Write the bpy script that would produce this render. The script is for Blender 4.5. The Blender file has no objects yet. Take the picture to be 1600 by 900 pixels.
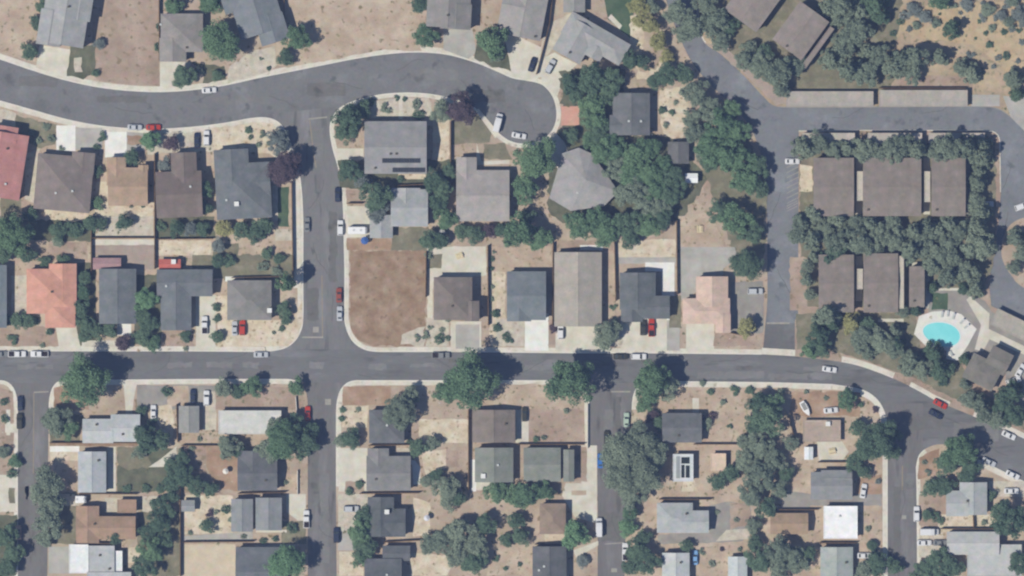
import bpy, bmesh, math, random
import numpy as np
from mathutils import Vector, Matrix, noise

# ------------------------------------------------------------------ scene, camera, sky, sun
SC = bpy.context.scene
COL = SC.collection
S = 0.2                                   # metres per photo pixel on the ground
def P(x, y): return ((x - 800.0) * S, (450.0 - y) * S)

CAM_H = 2000.0
cam = bpy.data.cameras.new('camera'); cam_o = bpy.data.objects.new('camera', cam); COL.objects.link(cam_o)
cam_o.location = (0, 0, CAM_H); cam.sensor_width = 36.0; cam.lens = 36.0 * CAM_H / (1600 * S)
cam.clip_start = 10.0; cam.clip_end = 6000.0
SC.camera = cam_o

SUN_EL, SHADOW_AZ = 54.0, 29.0            # shadows fall to the right and a little up
el, az = math.radians(SUN_EL), math.radians(SHADOW_AZ)
to_sun = Vector((-math.cos(el) * math.cos(az), -math.cos(el) * math.sin(az), math.sin(el)))
W = bpy.data.worlds.new('World'); SC.world = W; W.use_nodes = True
nt = W.node_tree; nt.nodes.clear()
sky = nt.nodes.new('ShaderNodeTexSky'); sky.sky_type = 'NISHITA'; sky.sun_disc = False
sky.sun_elevation = el; sky.sun_rotation = math.atan2(to_sun.x, to_sun.y)
sky.altitude = 1400.0; sky.air_density = 1.0; sky.dust_density = 0.6; sky.ozone_density = 1.0
bg = nt.nodes.new('ShaderNodeBackground'); bg.inputs['Strength'].default_value = 0.085
wo = nt.nodes.new('ShaderNodeOutputWorld')
nt.links.new(sky.outputs[0], bg.inputs['Color']); nt.links.new(bg.outputs[0], wo.inputs['Surface'])
sun = bpy.data.lights.new('sun', 'SUN'); sun.energy = 4.9; sun.angle = math.radians(0.53); sun.color = (1.0, 0.95, 0.87)
sun_o = bpy.data.objects.new('sun', sun); COL.objects.link(sun_o)
sun_o.location = (0, 0, 400); sun_o.rotation_euler = to_sun.to_track_quat('Z', 'Y').to_euler()
SC.view_settings.view_transform = 'Standard'; SC.view_settings.look = 'None'
SC.view_settings.exposure = 0.20; SC.view_settings.gamma = 1.0; SC.view_settings.use_curve_mapping = False
SC.render.engine = 'CYCLES'
HAZE_COL, HAZE_DENS = (0.40, 0.55, 1.0, 1.0), 5.4e-5
SC.cycles.pixel_filter_type = 'BLACKMAN_HARRIS'; SC.cycles.filter_width = 2.25      # soft aerial lens
SC.cycles.max_bounces = 5; SC.cycles.diffuse_bounces = 2; SC.cycles.glossy_bounces = 2
SC.cycles.transmission_bounces = 2; SC.cycles.transparent_max_bounces = 4; SC.cycles.volume_bounces = 1

# ------------------------------------------------------------------ colours and materials
GAIN = 1.32; AIR = (0.016, 0.025, 0.059)   # how a lit flat surface shows in the picture: air + GAIN * albedo
def lin(c):
    c /= 255.0
    return c / 12.92 if c <= 0.04045 else ((c + 0.055) / 1.055) ** 2.4
def mute(c, k=0.90):
    m = sum(c) / 3.0                           # the photo's warm surfaces are dustier than pure pigment
    return tuple(m + (v - m) * k for v in c) if c[0] > c[2] + 4 else c
def alb(rgb, k=1.0):
    return tuple(min(0.85, max(0.004, k * (lin(v) - a) / GAIN)) for v, a in zip(rgb, AIR)) + (1.0,)
MATS = {}
def nmat(key, cols, scales=(0.12, 1.2), rough=0.9, bump=0.0, spec=0.25, vary=0.0, fine=0.10, stretch=None, metal=0.0, speck=None):
    """procedural surface: large blotches mix the listed colours, a finer noise adds grain; colours are given as they show in sunlight"""
    if key in MATS: return MATS[key]
    m = bpy.data.materials.new(key); m.use_nodes = True; t = m.node_tree; N = t.nodes; L = t.links
    b = N['Principled BSDF']; b.inputs['Roughness'].default_value = rough
    b.inputs['Specular IOR Level'].default_value = spec; b.inputs['Metallic'].default_value = metal
    tc = N.new('ShaderNodeTexCoord'); co = tc.outputs['Object']
    if stretch:
        mp = N.new('ShaderNodeMapping'); mp.inputs['Scale'].default_value = stretch; L.new(co, mp.inputs[0]); co = mp.outputs[0]
    n1 = N.new('ShaderNodeTexNoise'); n1.inputs['Scale'].default_value = scales[0]; n1.inputs['Detail'].default_value = 6; n1.inputs['Roughness'].default_value = 0.62
    L.new(co, n1.inputs['Vector'])
    r = N.new('ShaderNodeValToRGB'); L.new(n1.outputs[0], r.inputs[0])
    vivid = key.split('_')[0] in ('car', 'tail', 'pool', 'canopy', 'leaf'); cols = [alb(c if vivid else mute(c)) for c in cols]
    e = r.color_ramp.elements
    e[0].position = 0.32; e[0].color = cols[0]; e[1].position = 0.68; e[1].color = cols[-1]
    if len(cols) > 2:
        for i, c in enumerate(cols[1:-1]):
            x = e.new(0.32 + 0.36 * (i + 1) / (len(cols) - 1)); x.color = c
    n2 = N.new('ShaderNodeTexNoise'); n2.inputs['Scale'].default_value = scales[1]; n2.inputs['Detail'].default_value = 5; n2.inputs['Roughness'].default_value = 0.7
    L.new(co, n2.inputs['Vector'])
    mr = N.new('ShaderNodeMapRange'); mr.inputs['From Min'].default_value = 0.25; mr.inputs['From Max'].default_value = 0.75
    mr.inputs['To Min'].default_value = 1 - fine; mr.inputs['To Max'].default_value = 1 + fine
    L.new(n2.outputs[0], mr.inputs[0])
    mul = N.new('ShaderNodeVectorMath'); mul.operation = 'MULTIPLY'; L.new(r.outputs[0], mul.inputs[0]); L.new(mr.outputs[0], mul.inputs[1])
    out = mul.outputs[0]
    if speck:                                # sparse darker or lighter specks: weeds, stones, stains
        n3 = N.new('ShaderNodeTexNoise'); n3.inputs['Scale'].default_value = speck[1]; n3.inputs['Detail'].default_value = 3; L.new(co, n3.inputs['Vector'])
        mr3 = N.new('ShaderNodeMapRange'); mr3.inputs['From Min'].default_value = speck[2]; mr3.inputs['From Max'].default_value = speck[2] + 0.10
        L.new(n3.outputs[0], mr3.inputs[0])
        mx = N.new('ShaderNodeMix'); mx.data_type = 'RGBA'; L.new(mr3.outputs[0], mx.inputs[0]); L.new(out, mx.inputs[6]); mx.inputs[7].default_value = alb(mute(speck[0]))
        out = mx.outputs[2]
    if vary:
        oi = N.new('ShaderNodeObjectInfo'); mv = N.new('ShaderNodeMapRange')
        mv.inputs['To Min'].default_value = 1 - vary; mv.inputs['To Max'].default_value = 1 + vary; L.new(oi.outputs['Random'], mv.inputs[0])
        m2 = N.new('ShaderNodeVectorMath'); m2.operation = 'MULTIPLY'; L.new(out, m2.inputs[0]); L.new(mv.outputs[0], m2.inputs[1]); out = m2.outputs[0]
    if not vivid:                            # faint drift of hue over a few metres
        n4 = N.new('ShaderNodeTexNoise'); n4.inputs['Scale'].default_value = 0.55; n4.inputs['Detail'].default_value = 3; L.new(tc.outputs['Object'], n4.inputs['Vector'])
        ma = N.new('ShaderNodeVectorMath'); ma.operation = 'MULTIPLY_ADD'; ma.inputs[1].default_value = (0.30, 0.24, 0.30); ma.inputs[2].default_value = (0.85, 0.88, 0.85); L.new(n4.outputs['Color'], ma.inputs[0])
        m4 = N.new('ShaderNodeVectorMath'); m4.operation = 'MULTIPLY'; L.new(out, m4.inputs[0]); L.new(ma.outputs[0], m4.inputs[1]); out = m4.outputs[0]
    L.new(out, b.inputs['Base Color'])
    if bump:
        bp = N.new('ShaderNodeBump'); bp.inputs['Strength'].default_value = bump; bp.inputs['Distance'].default_value = 0.05
        L.new(n2.outputs[0], bp.inputs['Height']); L.new(bp.outputs[0], b.inputs['Normal'])
    MATS[key] = m
    return m
def sh(c, d): return tuple(max(0, min(255, v + (d if not isinstance(d, tuple) else d[i]))) for i, v in enumerate(c))
def roof_mat(rgb):
    return nmat('roof_%d_%d_%d' % rgb, [sh(rgb, -10), sh(rgb, -2), sh(rgb, 2), sh(rgb, 9)], (0.28, 2.2), 0.92, 0.12, 0.15, 0, 0.10, stretch=(1, 1, 1))
def plain(key, rgb, rough=0.6, spec=0.4, metal=0.0, fine=0.04):
    return nmat(key, [sh(rgb, -4), rgb], (0.8, 5), rough, 0, spec, 0, fine, metal=metal)

# ------------------------------------------------------------------ object helpers
def tag(o, label=None, cat=None, group=None, kind=None):
    if label: o['label'] = label
    if cat: o['category'] = cat
    if group: o['group'] = group
    if kind: o['kind'] = kind
    return o
def link(name, data, parent=None, loc=None, rz=None, mat=None):
    o = bpy.data.objects.new(name, data); COL.objects.link(o)
    if parent is not None: o.parent = parent
    if loc is not None: o.location = loc
    if rz is not None: o.rotation_euler = (0, 0, rz)
    if mat is not None:
        if data.materials: o.material_slots[0].link = 'OBJECT'; o.material_slots[0].material = mat
        else: data.materials.append(mat)
    return o
def mesh(name, verts, faces, mat=None, smooth=False):
    me = bpy.data.meshes.new(name); me.from_pydata([tuple(v) for v in verts], [], faces)
    if mat: me.materials.append(mat)
    if smooth: me.polygons.foreach_set('use_smooth', [True] * len(me.polygons))
    me.update(); return me
def box_vf(x0, y0, z0, x1, y1, z1):
    v = [(x0,y0,z0),(x1,y0,z0),(x1,y1,z0),(x0,y1,z0),(x0,y0,z1),(x1,y0,z1),(x1,y1,z1),(x0,y1,z1)]
    f = [(0,3,2,1),(4,5,6,7),(0,1,5,4),(1,2,6,5),(2,3,7,6),(3,0,4,7)]
    return v, f
def join_vf(parts):
    V, F = [], []
    for v, f in parts:
        n = len(V); V += list(v); F += [tuple(i + n for i in q) for q in f]
    return V, F
def tube_vf(p0, p1, r0, r1, n=8):
    p0, p1 = Vector(p0), Vector(p1); d = (p1 - p0).normalized(); a = d.orthogonal().normalized(); b = d.cross(a)
    V = [p0 + (a * math.cos(2*math.pi*i/n) + b * math.sin(2*math.pi*i/n)) * r0 for i in range(n)]
    V += [p1 + (a * math.cos(2*math.pi*i/n) + b * math.sin(2*math.pi*i/n)) * r1 for i in range(n)]
    F = [(i, (i+1) % n, n + (i+1) % n, n + i) for i in range(n)] + [tuple(range(n-1, -1, -1)), tuple(range(n, 2*n))]
    return V, F
def area2(p): return sum(p[i][0]*p[(i+1) % len(p)][1] - p[(i+1) % len(p)][0]*p[i][1] for i in range(len(p)))
def slab(name, pts, z, mat, thick=0.0, kind='structure', label=None):
    """flat polygon (metres) at height z, with a skirt when thick > 0"""
    if area2(pts) < 0: pts = pts[::-1]
    n = len(pts); V = [(x, y, z) for x, y in pts]; F = [tuple(range(n))]
    if thick:
        V += [(x, y, z - thick) for x, y in pts]
        F += [(i, n + i, n + (i+1) % n, (i+1) % n) for i in range(n)]
    return tag(link(name, mesh(name, V, F, mat)), label, None, None, kind)
def smooth(pts, n=6):
    """Catmull-Rom through open polyline"""
    out = []
    q = [pts[0]] + list(pts) + [pts[-1]]
    for i in range(1, len(q) - 2):
        a, b, c, d = (np.array(q[k], float) for k in (i-1, i, i+1, i+2))
        for j in range(n):
            t = j / n
            out.append(tuple(0.5 * ((2*b) + (c - a)*t + (2*a - 5*b + 4*c - d)*t*t + (3*b - a - 3*c + d)*t**3)))
    out.append(tuple(map(float, pts[-1])))
    return out
def offset(pts, d):
    p = np.array(pts, float); t = np.gradient(p, axis=0); t /= np.linalg.norm(t, axis=1)[:, None] + 1e-9
    return p + np.stack([-t[:, 1], t[:, 0]], 1) * d
def ribbon(name, pts_px, d0, d1, z, mat, thick=0.0, kind='structure'):
    """strip between two offsets (px, positive = left of travel seen in the photo's y-down frame is right)"""
    a = [P(*q) for q in offset(pts_px, d0)]; b = [P(*q) for q in offset(pts_px, d1)]
    n = len(a); V = [(x, y, z) for x, y in a] + [(x, y, z) for x, y in b]
    F = [(i, i+1, n+i+1, n+i) for i in range(n-1)]
    if thick:
        V += [(x, y, z - thick) for x, y, _ in V[:2*n]]
        F += [(i, 2*n+i, 2*n+i+1, i+1) for i in range(n-1)] + [(n+i+1, 3*n+i+1, 3*n+i, n+i) for i in range(n-1)]
    me = mesh(name, V, F, mat); bm = bmesh.new(); bm.from_mesh(me); bmesh.ops.recalc_face_normals(bm, faces=bm.faces)
    if bm.faces[0].normal.z < 0: bmesh.ops.reverse_faces(bm, faces=bm.faces)
    bm.to_mesh(me); bm.free()
    return tag(link(name, me), None, None, None, kind)
def rough_edge(pts_px, amp, seed, step=7.0):
    """break a polygon's outline up into an uneven natural edge"""
    rnd = random.Random(seed); out = []
    n = len(pts_px)
    for i in range(n):
        a, b = np.array(pts_px[i], float), np.array(pts_px[(i+1) % n], float)
        k = max(1, int(np.linalg.norm(b - a) / step))
        for j in range(k):
            q = a + (b - a) * j / k
            out.append((q[0] + rnd.uniform(-amp, amp), q[1] + rnd.uniform(-amp, amp)))
    return out
def R(x0, y0, x1, y1): return [(x0, y0), (x1, y0), (x1, y1), (x0, y1)]
# ------------------------------------------------------------------ the setting: ground, roads, blocks, pavements
M_DIRT = nmat('dry_dirt', [(167,150,137), (181,164,150), (195,179,163)], (0.10, 1.5), 0.95, 0.2, 0.1, 0, 0.09, speck=((128,120,104), 0.55, 0.60))
M_TAN = nmat('tan_dirt', [(172,153,138), (186,168,152), (200,184,167)], (0.16, 1.7), 0.95, 0.2, 0.1, 0, 0.10, speck=((134,126,108), 0.6, 0.60))
M_PINK = nmat('pinkish_dirt', [(156,138,128), (170,151,140), (184,166,154)], (0.14, 1.6), 0.95, 0.2, 0.1, 0, 0.09, speck=((140,128,114), 0.5, 0.58))
M_BROWN = nmat('brown_dirt', [(140,116,104), (152,129,115), (161,139,124), (172,151,136)], (0.24, 1.3), 0.95, 0.2, 0.1, 0, 0.10, speck=((128,110,100), 0.5, 0.62))
M_RED = nmat('reddish_dirt', [(152,126,112), (168,142,126), (184,160,144)], (0.2, 1.5), 0.95, 0.2, 0.1, 0, 0.09)
M_SAND = nmat('sandy_hillside', [(160,143,128), (178,160,140), (196,178,154)], (0.09, 1.1), 0.95, 0.2, 0.1, 0, 0.10, speck=((128,130,112), 0.5, 0.58))
M_CREAM = nmat('cream_concrete', [(196,191,176), (207,203,189), (216,212,200)], (0.25, 2.5), 0.85, 0.05, 0.25, 0, 0.05)
M_PATIO = nmat('warm_patio', [(192,176,154), (208,195,174), (221,211,193)], (0.3, 2), 0.9, 0.08, 0.2, 0, 0.10, speck=((164,148,128), 0.8, 0.60))
M_CONC = nmat('grey_concrete', [(162,160,156), (173,171,167), (184,182,177)], (0.22, 2.5), 0.85, 0.05, 0.25, 0, 0.05)
M_WHITE = nmat('white_concrete', [(218,218,212), (228,228,222), (235,235,230)], (0.3, 2.5), 0.8, 0.05, 0.3, 0, 0.04)
M_GRAVEL = nmat('pale_gravel', [(180,172,160), (196,188,174), (208,200,186)], (0.5, 3.2), 0.95, 0.3, 0.1, 0, 0.16)
M_GREY = nmat('grey_lot_paving', [(140,138,138), (152,149,147), (164,160,156)], (0.2, 2.4), 0.9, 0.06, 0.2, 0, 0.06)
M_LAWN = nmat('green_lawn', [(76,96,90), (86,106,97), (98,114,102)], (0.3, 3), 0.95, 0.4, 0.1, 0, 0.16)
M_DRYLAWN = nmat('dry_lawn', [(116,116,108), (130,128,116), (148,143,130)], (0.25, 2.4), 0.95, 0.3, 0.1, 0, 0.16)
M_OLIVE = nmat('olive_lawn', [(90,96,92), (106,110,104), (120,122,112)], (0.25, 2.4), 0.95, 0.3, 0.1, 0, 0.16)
M_SIDE = nmat('pavement_concrete', [(198,192,178), (212,207,194), (222,217,204)], (0.3, 1.6), 0.85, 0.05, 0.25, 0, 0.07, speck=((176,170,158), 0.35, 0.62))
M_KERB = nmat('kerb_concrete', [(214,210,200), (226,222,212)], (0.4, 2), 0.85, 0.0, 0.25, 0, 0.05)
def asphalt(key, base, d=8, stretch=None):
    return nmat(key, [sh(base, -d-3), sh(base, -2), base, sh(base, d+5)], (0.10, 1.1), 0.9, 0.05, 0.2, 0, 0.10, stretch=stretch, speck=(sh(base, (-20,-19,-17)), 0.22, 0.60))
M_ROAD = asphalt('asphalt_curved_street', (122,124,131), 7)
M_ROAD2 = asphalt('asphalt_main_street', (118,120,127), 9, (0.35, 1.6, 1))
M_ROAD3 = asphalt('asphalt_side_street', (124,125,131), 8, (1.6, 0.3, 1))
M_ROAD4 = asphalt('asphalt_lower_street', (120,120,126), 8, (1.6, 0.3, 1))
M_DRIVE = asphalt('asphalt_condo_drive', (127,131,140), 7)
M_PAINT = nmat('worn_road_paint', [(150,148,144), (168,165,158)], (0.8, 4), 0.8, 0, 0.2, 0, 0.12)
M_YELLOW = nmat('worn_centre_line', [(146,136,124), (158,146,130)], (0.8, 4), 0.8, 0, 0.2, 0, 0.12)

# open outlines in photo pixels (x right, y down)
curveN = smooth([(-140,50),(-60,74),(0,93),(50,110),(100,125),(150,136),(200,142),(250,144),(300,141),(350,134),(400,123),(450,113),(500,103),(550,93),(595,86),(645,82),(695,85),(740,97),(775,111),(800,122),(822,126),(846,132),(861,147),(868,165),(869,185),(863,203),(850,216),(832,223),(812,224),(795,219),(782,210),(768,197),(756,182),(738,166),(700,152),(655,145),(605,146),(565,154),(536,165),(521,180),(515,200),(519,230),(528,262),(533,290),(536,330),(537,375),(538,420),(538,470),(538,500),(545,524),(558,540),(580,549),(620,550)])
curveS = smooth([(-140,120),(-60,142),(0,157),(50,171),(100,185),(150,195),(200,200),(250,201),(300,198),(350,192),(395,184),(420,184),(437,192),(447,207),(456,228),(465,258),(471,290),(474,340),(474,400),(474,450),(474,498),(470,518),(460,534),(443,545),(415,550)])
mainN = [(620,550),(700,550),(800,551),(900,552),(1000,552),(1100,553),(1190,554)]
mainNE = smooth([(1242,557),(1290,562),(1340,571),(1395,591),(1432,609),(1465,627),(1520,650),(1560,667),(1610,690),(1740,752)])
mainS1 = [(-140,594),(-60,594)]
def corner(x0, y0, x1, y1, xc, yc, n=8):
    return [((1-t)**2*x0 + 2*t*(1-t)*xc + t*t*x1, (1-t)**2*y0 + 2*t*(1-t)*yc + t*t*y1) for t in [i/n for i in range(n+1)]]
s0 = [(-140,594),(-60,594)] + corner(0,594, 28,640, 28,594) + [(28,760),(28,900),(28,1040)]
s1 = [(74,1040),(74,900),(75,760)] + corner(76,640, 100,594, 76,594) + [(200,593),(320,592),(430,592)] + corner(448,592, 481,632, 481,592) + [(481,760),(481,900),(481,1040)]
s2 = [(526,1040),(526,900),(525,760)] + corner(525,645, 556,594, 525,596) + [(680,594),(800,594),(880,594)] + corner(892,594, 921,625, 921,594) + [(922,700),(933,725),(934,800),(934,900),(934,1040)]
s3 = [(976,1040),(976,900),(978,800),(986,720),(986,660)] + corner(987,640, 1015,595, 987,595) + [(1100,596),(1200,597)] + smooth([(1300,600),(1345,608),(1368,621),(1381,640),(1386,662),(1387,700)]) + [(1387,760),(1387,900),(1387,1040)]
s4 = [(1433,1040),(1433,900),(1432,760)] + smooth([(1431,730),(1436,711),(1450,699),(1470,694),(1490,700),(1540,723),(1590,747),(1660,780),(1760,826)])
driveW = smooth([(1020,-140),(1030,-50),(1044,10),(1062,58),(1082,98),(1112,134),(1148,168),(1172,198),(1186,232),(1195,270),(1198,320),(1199,400),(1199,470),(1196,505)]) + [(1193,540),(1190,554)]
driveE = smooth([(1075,-140),(1082,-50),(1088,10),(1098,62),(1128,86),(1164,120),(1192,150),(1212,166),(1250,168),(1350,168),(1450,167),(1530,167),(1560,171),(1590,190),(1625,200),(1740,205)])
isle = [(1248,204),(1350,203),(1450,203),(1535,203)] + corner(1545,204, 1563,225, 1563,204) + [(1564,300),(1560,350),(1549,405),(1546,450),(1549,478),(1580,494),(1640,526),(1740,570)]

blocks = {
 'mid': [(-140,-140),(1020,-140)] + driveW[1:] + mainN[::-1][1:] + curveN[::-1][1:],
 'west': curveS + [(300,549),(100,549),(-140,549)],
 'isle': isle + mainNE[::-1] + [(1242,500),(1247,494)],
 'hill': [(1075,-140)] + driveE[1:] + [(1740,-140)],
 'east': smooth([(1740,330),(1640,335),(1600,340),(1578,352),(1566,376),(1566,404),(1580,430),(1610,455),(1740,510)]),
 's0': s0 + [(-140,1040)], 's1': s1, 's2': s2, 's3': s3, 's4': s4 + [(1760,1040)],
}
G0, ZB = -0.03, 0.12
g = 900.0
tag(link('ground', mesh('ground', [(-g,-g,G0),(g,-g,G0),(g,g,G0),(-g,g,G0)], [(0,1,2,3)], M_DIRT)), None, None, None, 'structure')
def road(name, pts, z, mat): return slab(name, [P(*q) for q in pts], z, mat)
road('main_street', [(-140,540),(500,540),(1180,545),(1250,545),(1330,560),(1440,600),(1560,660),(1740,740),(1740,840),(1600,790),(1500,735),(1380,735),(1380,650),(1330,612),(1100,605),(-140,605)], 0.004, M_ROAD2)
road('curved_street', curveN[:curveN.index((832.0,223.0)) if (832.0,223.0) in curveN else 170] + [(780,225),(720,175),(600,165),(500,185),(430,195),(300,210),(100,195),(-140,132)], 0.0, M_ROAD)
road('cul_de_sac', [(815 + 66*math.cos(a*math.pi/18), 168 + 66*math.sin(a*math.pi/18)) for a in range(36)], -0.004, M_ROAD)
road('side_street', [(425,178),(540,165),(530,200),(548,300),(552,520),(575,546),(420,546),(462,520),(462,300),(440,210)], 0.008, M_ROAD3)
for nm, x0, x1, y0 in (('lower_street',20,85,598),('lower_street',472,535,598),('lower_street',915,996,598),('lower_street',1378,1442,630)):
    road(nm, [(x0,y0),(x1,y0),(x1,1040),(x0,1040)], 0.008, M_ROAD4)
road('condominium_drive', [(1010,-140),(1095,-140),(1110,60),(1215,160),(1560,160),(1740,190),(1740,580),(1600,520),(1530,480),(1540,420),(1555,340),(1556,215),(1255,210),(1255,515),(1185,515),(1185,260),(1160,200),(1090,130),(1050,50)], 0.012, M_DRIVE)
road('entrance_apron', R(1186,505,1250,560), 0.016, asphalt('asphalt_apron', (112,114,121), 5))
for k, pts in blocks.items():
    mat = {'hill': M_SAND, 'isle': M_PINK, 's4': M_TAN, 's3': M_TAN, 'west': M_TAN}.get(k, M_DIRT)
    slab('lot_ground', [P(*q) for q in pts], ZB, mat, 0.15)
# pavements run along the kerb; offset is to the block's side
def walk(pts, w=8.0, side=1, kerb=1.6):
    ribbon('kerb', pts, 0.0, side*kerb, ZB+0.008, M_KERB, 0.14)
    ribbon('pavement', pts, side*kerb, side*w, ZB+0.004, M_SIDE)
def sub(pts, cond): return [q for q in pts if cond(q)]
iC = max(i for i, q in enumerate(curveN) if q[1] < 130 and q[0] < 850)
walk(curveN[:iC+1], 9.0, -1)
walk(curveN[iC:], 7.0, -1)
walk(mainN, 8.0, -1)
iS = max(i for i, q in enumerate(curveS) if q[1] < 235 and q[0] < 460)
walk(curveS, 9.0, 1)
ribbon('pavement', [(415,550),(300,549),(100,549),(-140,549)], 0, 8, ZB+0.004, M_SIDE); ribbon('kerb', [(415,550),(300,549),(100,549),(-140,549)], 0.0, 1.6, ZB+0.010, M_KERB, 0.14)
walk(sub(mainNE, lambda q: 1308 < q[0] < 1402), 9.0, -1); walk(sub(mainNE, lambda q: 1418 < q[0] < 1492), 7.0, -1); walk(sub(mainNE, lambda q: q[0] > 1515), 8.0, -1)
ribbon('pavement', [(1190,554.5),(1242,557.5)], -11, -1, 0.14, M_SIDE, 0.13)
walk(s0, 6.0, 1); walk(sub(s1, lambda q: q[1] < 700 and q[0] < 470), 8.0, 1)
walk(sub(s2, lambda q: q[1] < 800), 8.0, 1); walk(sub(s3, lambda q: q[1] < 641 and q[0] < 1301), 9.0, 1); walk(s3[-34:], 8.0, 1)
walk(s4[:14], 6.0, 1)
ribbon('pavement', smooth([(1345,608),(1368,621),(1381,640),(1386,662)]), 1, 9, ZB+0.012, M_KERB)
walk(sub(s4, lambda q: q[0] > 1500), 9.0, 1)
walk(driveE[:20], 2.0, -1, 1.6)
ribbon('kerb', [q for q in driveE if q[0] > 1215], 0, -1.4, ZB+0.006, M_GREY, 0.12)
ribbon('kerb', isle[:14], 0, 1.4, ZB+0.006, M_SIDE, 0.12)

# painted lines
def line(name, pts, w, mat, z=0.020): return ribbon(name, pts, -w/2, w/2, z, mat)
line('stop_line', [(482,186),(511,183)], 2.2, M_PAINT); line('stop_line', [(472,527),(505,527)], 2.4, M_PAINT)
line('centre_line', [(484,188),(490,240),(494,262)], 1.3, M_YELLOW); line('centre_line', [(503,430),(504,526)], 1.3, M_YELLOW)
line('road_marking', [(489,515),(498,515)], 9, M_PAINT)
line('stop_line', [(53,613),(76,612)], 2, M_PAINT); line('centre_line', [(53,614),(52,740)], 1.2, M_YELLOW)
line('stop_line', [(955,612),(985,612)], 2.2, M_PAINT); line('road_marking', [(508,628),(517,628)], 9, M_PAINT)
line('centre_line', [(1410,728),(1410,766)], 1.6, M_YELLOW); line('stop_line', [(1198,505),(1234,505)], 2.6, M_PAINT, 0.024)
line('centre_line', [(945,850),(975,848)], 1.6, M_PAINT); line('manhole_cover', [(955,891),(964,891)], 6, M_PAINT)
line('manhole_cover', [(1409,808),(1416,808)], 6, M_PAINT)
for k in range(9): line('parking_line', [(1229,262+k*8.0),(1249,252+k*8.0)], 1.1, M_PAINT, 0.024)
for k in range(9): line('parking_line', [(1229,322+k*0.1+k*8.0),(1246,314+k*8.0)], 1.1, M_PAINT, 0.024) if k < 2 else None
# repairs and wear in the asphalt
def tone(base, d): return asphalt('asphalt_patch_%d_%d' % (base, d), (base+d, base+d+1, base+d+6), 4)
for x0, y0, x1, y1, d in ((28,569,82,577,9),(262,566,300,575,9),(322,566,362,574,8),(378,566,404,575,10),(404,571,425,578,-7),(484,565,506,576,9),(575,568,604,578,8),(700,560,760,566,-7),(640,568,690,574,6),(1090,580,1195,592,8),(1200,583,1300,593,7),(1150,572,1190,577,-8),(820,570,850,578,7),(905,566,940,574,-6),(1255,573,1285,580,8),
  (640,108,715,126,7),(480,130,540,150,-6),(150,150,230,160,-5),(330,150,420,162,5),(30,118,90,135,-5),(735,140,790,160,-6),(482,200,505,260,5),(486,300,500,420,5),(514,330,526,440,-5),(480,450,498,500,-6),(40,690,52,780,5),(30,760,44,830,-5),(500,740,514,880,6),(486,700,498,790,-5),(944,640,958,740,7),(962,620,970,690,-6),(940,800,972,846,-5),(1396,760,1408,880,-6),(1416,740,1428,800,5),(1420,650,1470,672,-6),(1490,660,1560,690,5)):
    slab('road_patch', [P(*q) for q in rough_edge(R(x0, y0, x1, y1), 1.6, x0*7+y0, 6)], 0.0185, tone(120, d))
M_SEAL = nmat('crack_sealant', [(84,86,92), (96,98,104)], (0.8, 4), 0.7, 0, 0.3, 0, 0.1)
rc = random.Random(31)
for x, y, a, n in ((60,118,10,9),(180,168,5,10),(300,160,-5,9),(420,150,-8,8),(520,128,-8,8),(620,110,0,8),(720,125,20,7),(820,170,80,6),(505,280,88,9),(490,380,92,9),(520,460,90,7),(100,560,2,10),(240,580,0,9),(350,560,0,9),(560,585,0,8),(660,560,0,9),(810,582,0,8),(930,562,0,7),(1110,566,0,9),(1230,580,3,8),(1360,590,20,8),(1450,650,26,9),(1540,690,26,7),(50,650,90,9),(45,820,90,8),(505,660,90,8),(498,820,90,8),(955,680,90,8),(958,800,92,8),(1410,760,90,8),(1405,860,90,6),(1220,300,90,9),(1215,420,90,8),(1300,184,0,9),(1440,178,0,9),(1150,150,40,7),(1580,260,90,8),(1575,330,92,6)):
    pts = [(x, y)]
    for k in range(n):
        a += rc.uniform(-22, 22); pts.append((pts[-1][0] + 6*math.cos(math.radians(a)), pts[-1][1] + 6*math.sin(math.radians(a))))
    ribbon('crack_seal', smooth(pts, 3), -0.32, 0.32, 0.0225, M_SEAL)

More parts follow.
